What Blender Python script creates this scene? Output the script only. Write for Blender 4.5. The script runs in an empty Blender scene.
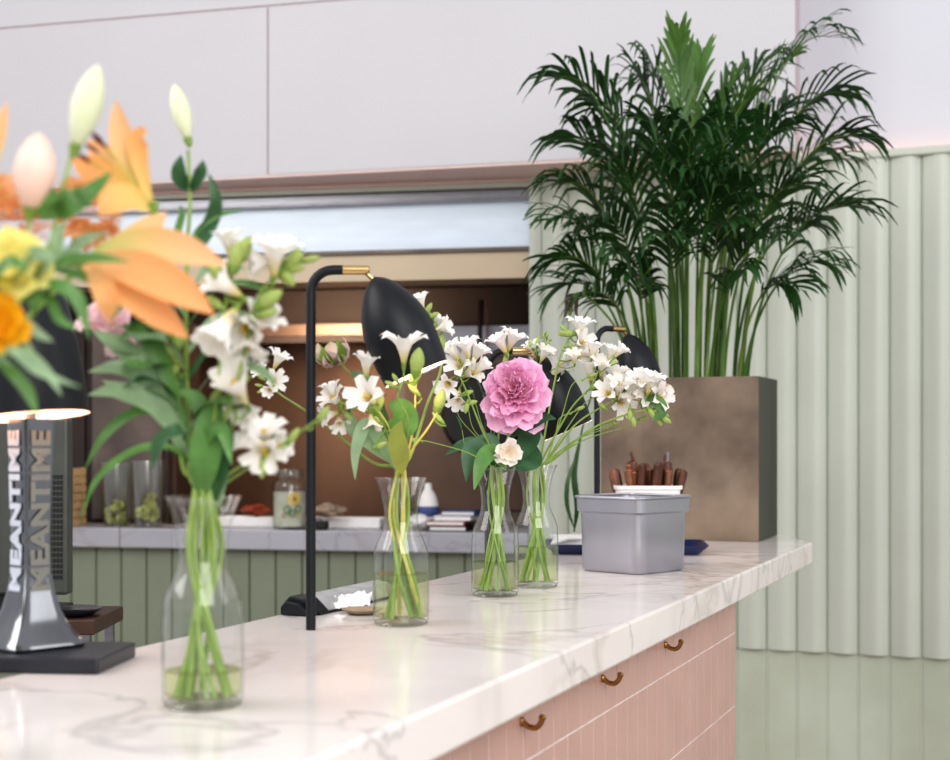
import bpy, math, random
from mathutils import Vector, Matrix, noise
random.seed(7)
R_ = math.radians
scn = bpy.context.scene
COL = scn.collection

# ------------------------------------------------------------------ camera frame used to survey real positions
CZ = 1.258
A_ = math.atan2(577, 1450)
FWD = Vector((-math.sin(A_), math.cos(A_), 0)); RGT = Vector((math.cos(A_), math.sin(A_), 0)); UP = Vector((0, 0, 1))
CAM = Vector((0, 0, CZ))
def W(px, py, d):
    return CAM + d*(FWD + (px-475)/1450*RGT + (438-py)/1450*UP)
def onz(px, py, z):
    return W(px, py, (CZ-z)*1450/(py-438))
def sdir(dx, dy, dz=0.0):          # right, up, towards the viewer
    return (RGT*dx + UP*dy - FWD*dz).normalized()

# ------------------------------------------------------------------ materials
def lin(c):
    return tuple(((x/255)/12.92 if x/255 <= .04045 else ((x/255+.055)/1.055)**2.4) for x in c) + (1,)
MATS = {}
def base(name):
    m = bpy.data.materials.new(name); m.use_nodes = True
    nt = m.node_tree; b = nt.nodes['Principled BSDF']
    MATS[name] = m
    return m, nt, b
def N(nt, t, **kw):
    n = nt.nodes.new(t)
    for k, v in kw.items():
        if k in n.inputs.keys(): n.inputs[k].default_value = v
        else: setattr(n, k, v)
    return n
def mat(name, c, rough=.5, metal=0, var=.12, scale=30, bump=0, sss=0, trans=0, coat=0, emis=None, es=0, c2=None, spec=.5, stretch=None):
    m, nt, b = base(name)
    c1 = lin(c)
    cc2 = lin(c2) if c2 else tuple(x*(1-var*2) for x in c1[:3])+(1,)
    tc = N(nt, 'ShaderNodeTexCoord'); mp = N(nt, 'ShaderNodeMapping')
    nt.links.new(tc.outputs['Object'], mp.inputs[0])
    if stretch: mp.inputs['Scale'].default_value = stretch
    nz = N(nt, 'ShaderNodeTexNoise', Scale=scale, Detail=4.0)
    nt.links.new(mp.outputs[0], nz.inputs['Vector'])
    rp = N(nt, 'ShaderNodeValToRGB')
    rp.color_ramp.elements[0].position = .32; rp.color_ramp.elements[1].position = .68
    rp.color_ramp.elements[0].color = cc2; rp.color_ramp.elements[1].color = c1
    nt.links.new(nz.outputs[0], rp.inputs[0]); nt.links.new(rp.outputs[0], b.inputs['Base Color'])
    b.inputs['Roughness'].default_value = rough; b.inputs['Metallic'].default_value = metal
    b.inputs['Specular IOR Level'].default_value = spec
    if coat: b.inputs['Coat Weight'].default_value = coat
    if bump:
        bp = N(nt, 'ShaderNodeBump', Strength=bump, Distance=.002)
        nt.links.new(nz.outputs[0], bp.inputs['Height']); nt.links.new(bp.outputs[0], b.inputs['Normal'])
    if emis:
        b.inputs['Emission Color'].default_value = lin(emis); b.inputs['Emission Strength'].default_value = es
    if trans:      # thin translucent petal or leaf
        out = nt.nodes['Material Output']
        tr = N(nt, 'ShaderNodeBsdfTranslucent'); nt.links.new(rp.outputs[0], tr.inputs[0])
        mx = N(nt, 'ShaderNodeMixShader', Fac=trans)
        nt.links.new(b.outputs[0], mx.inputs[1]); nt.links.new(tr.outputs[0], mx.inputs[2]); nt.links.new(mx.outputs[0], out.inputs[0])
    return m
def glassmat(name, edge=(150,155,150), tint=(247,250,248), refl=1.0):
    m, nt, b = base(name); nt.nodes.remove(b); out = nt.nodes['Material Output']
    lw = N(nt, 'ShaderNodeLayerWeight', Blend=.35)
    rp = N(nt, 'ShaderNodeValToRGB'); e = rp.color_ramp.elements
    e[0].position = .55; e[0].color = lin(tint); e[1].position = 1.0; e[1].color = lin(edge)
    nt.links.new(lw.outputs['Facing'], rp.inputs[0])
    tr = N(nt, 'ShaderNodeBsdfTransparent'); nt.links.new(rp.outputs[0], tr.inputs[0])
    gl = N(nt, 'ShaderNodeBsdfGlossy', Roughness=.04)
    lf = N(nt, 'ShaderNodeLayerWeight', Blend=.5)
    pw = N(nt, 'ShaderNodeMath', operation='POWER'); pw.inputs[1].default_value = 3.6
    nt.links.new(lf.outputs['Facing'], pw.inputs[0])
    mu = N(nt, 'ShaderNodeMath', operation='MULTIPLY_ADD'); mu.inputs[1].default_value = .7*refl; mu.inputs[2].default_value = .085*refl
    nt.links.new(pw.outputs[0], mu.inputs[0])
    mx = N(nt, 'ShaderNodeMixShader')
    nt.links.new(mu.outputs[0], mx.inputs[0]); nt.links.new(tr.outputs[0], mx.inputs[1]); nt.links.new(gl.outputs[0], mx.inputs[2])
    nt.links.new(mx.outputs[0], out.inputs[0])
    return m
def marble(name, c=(242,235,232), v=(184,178,180), v2=(190,176,164), rough=.13, sc=1.0):
    m, nt, b = base(name)
    tc = N(nt, 'ShaderNodeTexCoord'); mp = N(nt, 'ShaderNodeMapping'); mp.inputs['Rotation'].default_value = (0.3, .2, .6)
    mp.inputs['Location'].default_value = (3.1, 1.7, .4)
    nt.links.new(tc.outputs['Object'], mp.inputs[0])
    def veins(scale, w0, w1, dist):
        nz = N(nt, 'ShaderNodeTexNoise', Scale=scale*sc, Detail=5.0, Roughness=.5, Distortion=dist)
        nt.links.new(mp.outputs[0], nz.inputs['Vector'])
        s = N(nt, 'ShaderNodeMath', operation='SUBTRACT'); s.inputs[1].default_value = .5
        a = N(nt, 'ShaderNodeMath', operation='ABSOLUTE')
        nt.links.new(nz.outputs[0], s.inputs[0]); nt.links.new(s.outputs[0], a.inputs[0])
        r = N(nt, 'ShaderNodeValToRGB'); r.color_ramp.elements[0].position = w0; r.color_ramp.elements[1].position = w1
        r.color_ramp.elements[0].color = (1, 1, 1, 1); r.color_ramp.elements[1].color = (0, 0, 0, 1)
        nt.links.new(a.outputs[0], r.inputs[0]); return r
    r1 = veins(1.9, .0, .012, 1.1); r2 = veins(3.2, .0, .035, .6)
    msk = N(nt, 'ShaderNodeTexNoise', Scale=2.7*sc, Detail=2.0); nt.links.new(mp.outputs[0], msk.inputs['Vector'])
    mr = N(nt, 'ShaderNodeValToRGB'); mr.color_ramp.elements[0].position = .45; mr.color_ramp.elements[1].position = .62
    nt.links.new(msk.outputs[0], mr.inputs[0])
    m1 = N(nt, 'ShaderNodeMath', operation='MULTIPLY'); nt.links.new(r2.outputs[0], m1.inputs[0]); nt.links.new(mr.outputs[0], m1.inputs[1])
    m1b = N(nt, 'ShaderNodeMath', operation='MULTIPLY'); m1b.inputs[1].default_value = .5; nt.links.new(m1.outputs[0], m1b.inputs[0])
    cl = N(nt, 'ShaderNodeTexNoise', Scale=3.2*sc, Detail=3.0, Distortion=.8); nt.links.new(mp.outputs[0], cl.inputs['Vector'])
    cr = N(nt, 'ShaderNodeValToRGB'); cr.color_ramp.elements[0].position = .35; cr.color_ramp.elements[1].position = .6
    cr.color_ramp.elements[0].color = tuple(x*.9 for x in lin(c)[:3])+(1,); cr.color_ramp.elements[1].color = lin(c)
    nt.links.new(cl.outputs[0], cr.inputs[0])
    x1 = N(nt, 'ShaderNodeMixRGB'); x1.inputs[2].default_value = lin(v)
    m0 = N(nt, 'ShaderNodeMath', operation='MULTIPLY'); m0.inputs[1].default_value = .6; nt.links.new(r1.outputs[0], m0.inputs[0])
    nt.links.new(m0.outputs[0], x1.inputs[0]); nt.links.new(cr.outputs[0], x1.inputs[1])
    x2 = N(nt, 'ShaderNodeMixRGB'); x2.inputs[2].default_value = lin(v2)
    nt.links.new(m1b.outputs[0], x2.inputs[0]); nt.links.new(x1.outputs[0], x2.inputs[1])
    nt.links.new(x2.outputs[0], b.inputs['Base Color'])
    b.inputs['Roughness'].default_value = rough
    return m
def petalmat(name, inner, outer, rad=.03, rough=.55, trans=.3, axis='len'):
    """colour runs from the throat (object origin) outwards"""
    m, nt, b = base(name); out = nt.nodes['Material Output']
    tc = N(nt, 'ShaderNodeTexCoord')
    ln = N(nt, 'ShaderNodeVectorMath', operation='LENGTH'); nt.links.new(tc.outputs['Object'], ln.inputs[0])
    dv = N(nt, 'ShaderNodeMath', operation='DIVIDE'); dv.inputs[1].default_value = rad
    nt.links.new(ln.outputs['Value'], dv.inputs[0])
    nz = N(nt, 'ShaderNodeTexNoise', Scale=60.0); nt.links.new(tc.outputs['Object'], nz.inputs['Vector'])
    ad = N(nt, 'ShaderNodeMath', operation='MULTIPLY_ADD'); ad.inputs[1].default_value = .35; nt.links.new(nz.outputs[0], ad.inputs[0])
    sb = N(nt, 'ShaderNodeMath', operation='SUBTRACT'); sb.inputs[1].default_value = .17
    nt.links.new(dv.outputs[0], ad.inputs[2]); nt.links.new(ad.outputs[0], sb.inputs[0])
    rp = N(nt, 'ShaderNodeValToRGB'); rp.color_ramp.elements[0].position = .25
    rp.color_ramp.elements[0].color = lin(inner); rp.color_ramp.elements[1].color = lin(outer)
    nt.links.new(sb.outputs[0], rp.inputs[0]); nt.links.new(rp.outputs[0], b.inputs['Base Color'])
    b.inputs['Roughness'].default_value = rough
    tr = N(nt, 'ShaderNodeBsdfTranslucent'); nt.links.new(rp.outputs[0], tr.inputs[0])
    mx = N(nt, 'ShaderNodeMixShader', Fac=trans)
    nt.links.new(b.outputs[0], mx.inputs[1]); nt.links.new(tr.outputs[0], mx.inputs[2]); nt.links.new(mx.outputs[0], out.inputs[0])
    return m

M_marble = marble('counter_marble'); M_sill = marble('sill_marble', (172,172,180), (140,140,148), (140,130,122), .25)
M_green = mat('green_paint', (198,204,192), .42, var=.03, scale=3)
M_green_lo = mat('green_paint_low', (192,199,184), .5, var=.04, scale=4, c2=(178,184,166))
M_green_dk = mat('green_painted_shade', (132,140,122), .5, var=.05, scale=5)  # wall green darkened to paint in the shade below the serving ledge
M_white = mat('white_paint', (200,199,203), .6, var=.015, scale=1.5)
M_white2 = mat('white_paint_bright', (207,208,215), .6, var=.015, scale=1.5)
M_trim = mat('glow_tinted_trim', (232,206,200), .5, var=.03)  # pink glow along the fascia's lower edge put into the trim colour
M_seam = mat('seam_core', (196,184,186), .7, var=.03)  # core colour that shows in the joints between the fascia panels
M_tile = mat('pink_tile', (208,170,160), .3, var=.05, scale=9)
M_grout = mat('grout', (242,232,226), .8)
M_steel = mat('steel', (150,150,155), .3, 1, var=.08, scale=20, stretch=(1,1,8))
M_steel_dk = mat('dark_steel', (112,100,94), .4, .5, var=.2, scale=6)
M_bin = mat('satin_metal', (168,169,177), .38, .75, var=.04, scale=12, stretch=(1,1,.2))
M_disp = mat('grey_dispenser', (184,184,186), .4, .1)
M_brass = mat('brass', (212,178,128), .24, 1, var=.05)
M_brass_h = mat('aged_brass', (176,136,84), .25, 1, var=.05)
M_black = mat('matt_black', (20,23,29), .45, var=.1, spec=.35)
M_blackg = mat('black_plinth', (40,42,50), .3, var=.1)
M_chrome = mat('polished_chrome', (136,138,142), .16, 1, var=.15, scale=14, stretch=(1,1,.25))
M_letter2 = mat('lettering_reflection', (138,138,130), .45, .2, var=.05)  # dimmed letters standing in for the lettering's reflection on the right face
M_letter = mat('pale_lettering', (206,214,226), .5, 0, var=.05)
M_glow = mat('lit_interior', (255,240,225), .6, emis=(255,200,165), es=1.7)
M_glow2 = mat('lit_rim', (255,235,220), .6, emis=(255,225,205), es=2.4)
M_glass = glassmat('clear_glass', (160,168,162), (253,254,253), .9)
M_glass2 = glassmat('tumbler_glass', (190,190,188), (246,248,246))
M_water = glassmat('water', (206,214,168), (243,247,222), .5)
M_wtop = glassmat('water_surface', (214,221,180), (232,238,204), .6)
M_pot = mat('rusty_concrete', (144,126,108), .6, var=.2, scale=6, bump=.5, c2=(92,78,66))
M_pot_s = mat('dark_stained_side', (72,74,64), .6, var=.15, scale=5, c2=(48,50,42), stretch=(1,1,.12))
M_soil = mat('potting_soil', (50,38,28), .9, var=.3, scale=80)
M_navy = mat('navy_plastic', (26,38,84), .4, var=.08)
M_paper = mat('white_paper', (238,236,234), .7, var=.03)
M_wood = mat('knife_handle_wood', (96,54,38), .45, var=.3, scale=40, c2=(66,34,24))
M_wood_l = mat('knife_handle_light', (140,90,62), .45, var=.3, scale=40)
M_table = mat('dark_wood', (78,52,40), .45, var=.2, scale=8, stretch=(.3,6,6))
M_copper = mat('copper_wall', (134,104,84), .42, .6, var=.25, scale=1.6, c2=(74,56,46), stretch=(1.0,1.0,.5))
M_cream = mat('cream_band', (192,176,152), .4, .2, var=.04, scale=3)
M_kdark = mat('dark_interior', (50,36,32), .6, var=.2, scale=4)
M_kbrown = mat('brown_shelf', (112,92,80), .35, .6, var=.15, scale=4)
M_shutter = mat('pale_glow_panel', (214,226,238), .25, 0, var=.05, scale=6, stretch=(1,1,6), emis=(214,228,242), es=.14)  # sky reflection put into the bluish white, plus a slight added glow
M_pos = mat('grey_casing', (84,87,82), .4, .3, var=.06)
M_posd = mat('dark_vent', (26,27,28), .6)
M_wicker = mat('tan_crate', (200,172,130), .7, var=.15, scale=30)
M_cloth = mat('beige_cloth', (170,150,128), .9, var=.15, scale=40)
M_red = mat('rust_red', (150,62,34), .6, var=.2)
M_blue = mat('blue_cover', (70,86,140), .5)
M_lime = mat('lime_pulp', (196,202,104), .5, var=.25, scale=60)
M_yellow = mat('sun_yellow', (238,196,40), .5)
M_paintgreen = mat('painted_green', (78,124,62), .5)
M_jarfill = mat('pale_jar_wrap', (206,206,188), .5, var=.15, scale=30)
M_led = mat('led_strip', (255,190,150), .5, emis=(255,150,100), es=5)
M_floor = mat('floor_board', (150,130,112), .5, var=.1, scale=2)
# plants
M_stem = mat('fresh_stem', (150,180,86), .45, var=.15, scale=40, trans=.1)
M_stem_y = mat('yellow_stem', (210,204,104), .45, var=.12, scale=40, trans=.1)
M_leaf = mat('bouquet_leaf', (110,160,84), .4, var=.25, scale=25, trans=.3)
M_leaf_g = mat('grey_green_leaf', (158,188,146), .45, var=.2, scale=25, trans=.3)
M_leaf_d = mat('dark_leaf', (70,116,74), .4, var=.25, scale=25, trans=.25)
M_leaf_y = mat('yellow_green_leaf', (168,176,84), .45, var=.15, scale=25, trans=.35)
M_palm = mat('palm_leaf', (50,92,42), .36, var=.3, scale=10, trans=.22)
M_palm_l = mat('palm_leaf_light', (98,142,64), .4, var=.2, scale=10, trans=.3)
M_cane = mat('palm_cane', (110,140,58), .45, var=.2, scale=14)
M_fwhite = petalmat('freesia_white', (222,208,120), (246,243,238), .028)
M_fbud = mat('bud_green', (176,196,110), .5, var=.1, trans=.2)
M_calyx = mat('calyx_green', (134,166,74), .5, var=.1, trans=.15)
M_lilybud = mat('lily_bud', (238,240,222), .45, var=.06, scale=20, c2=(224,234,192), trans=.2, stretch=(1,1,.15))
M_lilypink = mat('peach_bud', (250,234,226), .5, var=.06, scale=14, c2=(246,204,180), trans=.2)
M_lily = petalmat('lily_orange', (236,190,128), (252,178,118), .1, trans=.35)
M_lily2 = petalmat('lily_orange_pale', (238,210,130), (253,184,118), .06, trans=.35)
M_lily3 = petalmat('lily_peach', (196,196,120), (250,196,146), .085, trans=.35)
M_anther = mat('anther_brown', (96,42,26), .7)
M_peony = petalmat('peony_pink', (238,146,202), (252,204,232), .055, trans=.25)
M_peony_in = petalmat('peony_centre', (252,206,200), (248,190,222), .04, trans=.25)
M_peony_bud = mat('peony_bud', (226,196,186), .5, var=.1, c2=(190,196,140), scale=30)
M_alst = petalmat('alstroemeria_pink', (232,214,190), (240,206,212), .03)
M_yel = mat('yellow_petal', (255,246,160), .5, var=.08, trans=.3)
M_yel2 = mat('deep_yellow_petal', (250,190,30), .5, var=.08, trans=.3)
M_peach = mat('peach_filler', (255,214,180), .6, var=.2, scale=60, c2=(240,200,140), trans=.5)
M_rose = petalmat('white_rose', (244,226,200), (248,244,240), .02)

# ------------------------------------------------------------------ mesh builder
def frame(z, hint=None):
    z = z.normalized(); h = hint or (UP if abs(z.z) < .95 else RGT)
    x = h.cross(z)
    if x.length < 1e-5: x = Vector((1, 0, 0)).cross(z)
    x.normalize(); y = z.cross(x)
    return x, y, z
class MB:
    def __init__(s): s.v = []; s.f = []; s.m = []
    def add(s, vs, fs, mi=0, T=None):
        o = len(s.v)
        for p in vs:
            p = Vector(p); s.v.append(T @ p if T else p)
        for f in fs: s.f.append([i+o for i in f]); s.m.append(mi)
    def box(s, lo, hi, mi=0, T=None):
        x0, y0, z0 = lo; x1, y1, z1 = hi
        s.add([(x0,y0,z0),(x1,y0,z0),(x1,y1,z0),(x0,y1,z0),(x0,y0,z1),(x1,y0,z1),(x1,y1,z1),(x0,y1,z1)],
              [(0,3,2,1),(4,5,6,7),(0,1,5,4),(1,2,6,5),(2,3,7,6),(3,0,4,7)], mi, T)
        return s
    def tube(s, pts, rad, n=8, mi=0, cap=True):
        pts = [Vector(p) for p in pts]; k = len(pts)
        if not hasattr(rad, '__len__'): rad = [rad]*k
        vs = []; prev = None
        for i, p in enumerate(pts):
            t = (pts[min(i+1,k-1)]-pts[max(i-1,0)]).normalized()
            if prev is None: x, y, _ = frame(t)
            else:
                x = prev - t*prev.dot(t)
                x.normalize(); y = t.cross(x)
            prev = x
            for j in range(n):
                a = 2*math.pi*j/n; vs.append(p + (x*math.cos(a)+y*math.sin(a))*rad[i])
        fs = [(i*n+j, i*n+(j+1)%n, (i+1)*n+(j+1)%n, (i+1)*n+j) for i in range(k-1) for j in range(n)]
        if cap: fs += [tuple(range(n-1,-1,-1)), tuple(range((k-1)*n, k*n))]
        s.add(vs, fs, mi); return s
    def lathe(s, prof, n=32, T=None, mi=0, close=False):
        vs = []; k = len(prof)
        for r, z in prof:
            for j in range(n):
                a = 2*math.pi*j/n; vs.append((r*math.cos(a), r*math.sin(a), z))
        fs = [(i*n+j, i*n+(j+1)%n, (i+1)*n+(j+1)%n, (i+1)*n+j) for i in range(k-1) for j in range(n)]
        if close: fs += [tuple(range(n-1,-1,-1)), tuple(range((k-1)*n, k*n))]
        s.add(vs, fs, mi, T); return s
    def blade(s, pts, width, nrm, prof=None, cup=.15, nv=4, mi=0, ruf=0, tw=0):
        """leaf or petal: a strip along pts, wide across the direction perpendicular to nrm"""
        pts = [Vector(p) for p in pts]; k = len(pts); vs = []
        ph = random.random()*9
        for i, p in enumerate(pts):
            u = i/(k-1)
            t = (pts[min(i+1,k-1)]-pts[max(i-1,0)]).normalized()
            nn = Vector(nrm) - t*Vector(nrm).dot(t)
            if nn.length < 1e-4: nn = frame(t)[0]
            nn.normalize()
            if tw: nn = Matrix.Rotation(tw*u, 3, t) @ nn
            sd = t.cross(nn)
            w = width*.5*(prof(u) if prof else max(.02, math.sin(math.pi*min(1, u*.97+.02))**.7))
            for j in range(nv+1):
                v = -1+2*j/nv
                rr = ruf*math.sin(ph+u*9+v*5)*abs(v)*width if ruf else 0
                vs.append(p + sd*(v*w) + nn*(cup*v*v*w + rr))
        n = nv+1
        s.add(vs, [(i*n+j, i*n+j+1, (i+1)*n+j+1, (i+1)*n+j) for i in range(k-1) for j in range(nv)], mi); return s
    def build(s, name, mats, parent=None, smooth=True, bevel=0, origin=None, sub=0, ang=40):
        if not isinstance(mats, (list, tuple)): mats = [mats]
        o0 = Vector(origin) if origin is not None else (wloc(parent) if parent else Vector((0,0,0)))
        if origin is None and parent is None and s.v:
            xs = [v.x for v in s.v]; ys = [v.y for v in s.v]; zs = [v.z for v in s.v]
            o0 = Vector(((min(xs)+max(xs))/2, (min(ys)+max(ys))/2, min(zs)))
        me = bpy.data.meshes.new(name)
        me.from_pydata([v-o0 for v in s.v], [], s.f); me.update()
        for m in mats: me.materials.append(m)
        for p, mi in zip(me.polygons, s.m): p.material_index = mi; p.use_smooth = smooth
        if smooth:
            me.set_sharp_from_angle(angle=R_(ang))
        o = bpy.data.objects.new(name, me); COL.objects.link(o)
        if parent:
            o.parent = parent; o.location = o0 - wloc(parent)
        else: o.location = o0
        if bevel:
            b = o.modifiers.new('bevel', 'BEVEL'); b.width = bevel; b.segments = 2; b.limit_method = 'ANGLE'
        if sub:
            b = o.modifiers.new('sub', 'SUBSURF'); b.levels = sub; b.render_levels = sub
        return o
def wloc(o):
    v = Vector((0,0,0))
    while o: v += o.location; o = o.parent
    return v
def tag(o, label=None, cat=None, group=None, kind=None):
    if label: o['label'] = label
    if cat: o['category'] = cat
    if group: o['group'] = group
    if kind: o['kind'] = kind
    return o
def thing(name, loc, label, cat, group=None):
    o = bpy.data.objects.new(name, None); COL.objects.link(o); o.location = loc; o.empty_display_size = .05
    return tag(o, label, cat, group)
def inst(me, name, parent, loc, rot3, sc):
    """a part sharing mesh data; loc in world space"""
    o = bpy.data.objects.new(name, me); COL.objects.link(o); o.parent = parent
    o.rotation_mode = 'QUATERNION'
    o.location = Vector(loc)-wloc(parent); o.rotation_quaternion = rot3.to_quaternion(); o.scale = (sc,)*3
    return o
def rotto(z, spin=0):
    x, y, z = frame(z)
    return Matrix((x, y, z)).transposed() @ Matrix.Rotation(spin, 3, 'Z')
def crom(P, n=8):
    P = [Vector(p) for p in P]; Q = [2*P[0]-P[1]]+P+[2*P[-1]-P[-2]]; out = []
    for i in range(1, len(Q)-2):
        a, b, c, d = Q[i-1:i+3]
        for k in range(n):
            t = k/n
            out.append(.5*((2*b)+(c-a)*t+(2*a-5*b+4*c-d)*t*t+(3*b-a-3*c+d)*t**3))
    out.append(P[-1]); return out
def bez(a, b, c, d, n=12):
    return [a*(1-t)**3+b*3*t*(1-t)**2+c*3*t*t*(1-t)+d*t**3 for t in [i/n for i in range(n+1)]]
def ss(name, mb, m, parent=None, **kw): return tag(mb.build(name, m, parent, **kw), kind='structure') if not parent else mb.build(name, m, parent, **kw)

# ------------------------------------------------------------------ SETTING
b = MB(); b.box((-6,-3,-.05),(4,7,0)); ss('floor', b, M_floor, smooth=False)
WY = 4.6; PITCH = .094; GX0 = -.746
AX = Vector((-1.6315, 4.6, 0)); BX = Vector((-3.95, 4.168, 0)); LD = (BX-AX).normalized(); LN = Vector((LD.y, -LD.x, 0))
if LN.y < 0: LN = -LN                       # away from the viewer
def K(s, w, z): return AX + LD*s + LN*w + UP*z
def KP(px, py, w=0.0):                       # a surveyed pixel on the plane w metres behind the pass front
    r = FWD + (px-475)/1450*RGT + (438-py)/1450*UP
    o = AX + LN*w
    k = (o-CAM).dot(LN)/r.dot(LN)
    return CAM + r*k
def panelled(mb, P, s0, s1, z0, z1, g0, rib, pitch=PITCH):
    """P(s,out,z) -> point; ribbed or flat grooved boards"""
    xs = []
    k = math.floor((s0-g0)/pitch)
    while g0+k*pitch < s1:
        gx = g0+k*pitch
        prof = [(0,-.009),(.003,-.009),(.006,0)]
        if rib:
            for q in range(1, 12):
                u = q/11; prof.append((.006+u*(pitch-.012), .016*math.sin(math.pi*u)**.8*(1-.35*math.cos(math.pi*u)) if u < .98 else 0))
        prof += [(pitch-.003, 0)]
        for dx, o in prof:
            x = gx+dx
            if s0-1e-6 <= x <= s1+1e-6: xs.append((x, o))
        k += 1
    xs = [(s0, 0)]+xs+[(s1, 0)]
    vs = []; fs = []
    for x, o in xs: vs += [P(x, o, z0), P(x, o, z1)]
    for i in range(len(xs)-1): fs.append((2*i, 2*i+2, 2*i+3, 2*i+1))
    # top and bottom lips back to the wall
    n0 = len(vs)
    for x, o in xs: vs += [P(x, -.012, z0), P(x, -.012, z1)]
    for i in range(len(xs)-1):
        fs.append((2*i, n0+2*i, n0+2*i+2, 2*i+2)); fs.append((2*i+1, 2*i+3, n0+2*i+3, n0+2*i+1))
    mb.add(vs, fs)
ZD = CZ-.667; ZT = CZ+.862
PR = lambda s, o, z: Vector((s, WY-o, z))
b = MB(); b.box((AX.x, WY+.012, 0), (3.2, WY+.1, ZT)); panelled(b, PR, AX.x, 3.2, ZD, ZT, GX0, True)
ss('wall_right', b, M_green, ang=30)
b = MB(); panelled(b, lambda s,o,z: Vector((s, WY+.008-o, z)), AX.x, 3.2, 0, ZD-.001, GX0, False); ss('trim_1', b, M_green_lo, ang=30)
# cap rail and ledge
b = MB(); b.box((AX.x, WY-.025, ZT-.004), (3.2, WY+.16, ZT+.022)); ss('trim_2', b, M_green, smooth=False, bevel=.006)
XC = -.7495
b = MB(); b.box((XC-.4, WY+.16, ZT-.2), (3.2, WY+.3, 3.6)); ss('wall_back', b, M_white2, smooth=False)
b = MB(); b.box((XC-.0, WY+.145, ZT+.025), (XC+.6, WY+.158, ZT+.034))
tag(b.build('led_strip', M_led, smooth=False), 'warm glowing light strip on the ledge behind the palm', 'light strip')
# fascia, right run then left run (over the pass)
def kbox(mb, s0, s1, w0, w1, z0, z1, mi=0):
    v = [K(s,w,z) for z in (z0,z1) for s,w in ((s0,w0),(s1,w0),(s1,w1),(s0,w1))]
    mb.add(v, [(0,3,2,1),(4,5,6,7),(0,1,5,4),(1,2,6,5),(2,3,7,6),(3,0,4,7)], mi)
SL = (BX-AX).length
zf = CZ+.88
q0 = W(150,438,4.98); q1 = W(575,438,4.59); fd = (q1-q0).normalized()
def FP(px):
    r = FWD+(px-475)/1450*RGT; n_ = Vector((-fd.y, fd.x, 0)); k = (q0-CAM).dot(n_)/r.dot(n_); p = CAM+r*k; p.z = 0; return p
FN = Vector((-fd.y, fd.x, 0)); FN = FN if FN.y > 0 else -FN
def fbox(mb, p0, p1, w0, w1, z0, z1, mi=0, m2=None):
    v = [p+FN*w+UP*z for z in (z0,z1) for p,w in ((p0,w0),(p1,w0),(p1,w1),(p0,w1))]
    mb.add(v, [(0,3,2,1)], mi if m2 is None else m2); mb.add(v, [(4,5,6,7),(0,1,5,4),(1,2,6,5),(2,3,7,6),(3,0,4,7)], mi)
fa, fb, fc_ = FP(-260), FP(268), FP(795)
b = MB(); fbox(b, fa, fb-fd*.004, 0, .04, zf, CZ+1.445); fbox(b, fb+fd*.004, fc_, 0, .04, zf, CZ+1.445)
fbox(b, fa, fc_, .012, .04, CZ+1.445, CZ+1.453); fbox(b, fa, fc_, 0, .04, CZ+1.453, 3.6)
ss('wall_front', b, M_white, smooth=False)
b = MB(); fbox(b, fa, fc_, .006, .6, zf+.004, 3.55); ss('wall_front_core', b, M_seam, smooth=False)
b = MB(); fbox(b, fa, fc_, .0, .6, zf-.006, zf+.0035); ss('trim_3', b, M_trim, smooth=False)
b = MB(); kbox(b, -.0, SL, -.012, .2, CZ+.862, zf-.0065); ss('trim_4', b, M_trim, smooth=False, bevel=.003)
b = MB(); kbox(b, -.0, SL, -.008, .2, CZ+.845, CZ+.861); ss('trim_5', b, M_green, smooth=False)
# pass: steel band, pale panel, cream band, interior
t = thing('serving_hatch_hood', K(1, .1, CZ+.54), 'long steel and cream hood above the kitchen serving hatch, with pale glossy panel', 'hood')
b = MB(); kbox(b, 0, SL, .02, .2, CZ+.812, CZ+.844); kbox(b, 0, SL, -.005, .2, CZ+.802, CZ+.811, 0); b.build('steel_band', M_steel, t, smooth=False, bevel=.003)
b = MB(); kbox(b, 0, SL, .035, .2, CZ+.645, CZ+.802); b.build('glossy_panel', M_shutter, t, smooth=False)
b = MB(); kbox(b, 0, SL, -.006, .2, CZ+.632, CZ+.645); b.build('lower_rail', M_steel_dk, t, smooth=False)
b = MB(); kbox(b, 0, SL, .01, .2, CZ+.541, CZ+.631); b.build('cream_band', M_cream, t, smooth=False)
# interior
b = MB(); kbox(b, -.05, SL, 1.1, 1.15, .5, 2.3); ss('wall_kitchen', b, M_copper, smooth=False)
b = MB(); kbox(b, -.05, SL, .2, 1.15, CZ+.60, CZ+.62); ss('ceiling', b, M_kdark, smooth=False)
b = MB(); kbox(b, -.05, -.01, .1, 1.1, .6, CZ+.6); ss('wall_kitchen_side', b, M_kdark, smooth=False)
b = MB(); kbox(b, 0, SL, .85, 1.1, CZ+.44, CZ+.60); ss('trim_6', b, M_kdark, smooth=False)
b = MB(); kbox(b, 0, SL, .12, .9, .80, .93); ss('kitchen_floor', b, M_steel_dk, smooth=False)
tt = thing('kitchen_shelf', K(1,.7,CZ+.4), 'brown metal overhead shelf at the back of the kitchen hatch', 'shelf')
b = MB(); kbox(b, .64, SL, .65, .85, CZ+.40, CZ+.45); b.build('shelf_board', M_kbrown, tt, smooth=False, bevel=.004)
b = MB(); kbox(b, .64, SL, .64, .67, CZ+.375, CZ+.40); b.build('shelf_lip', M_kdark, tt, smooth=False)
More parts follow.
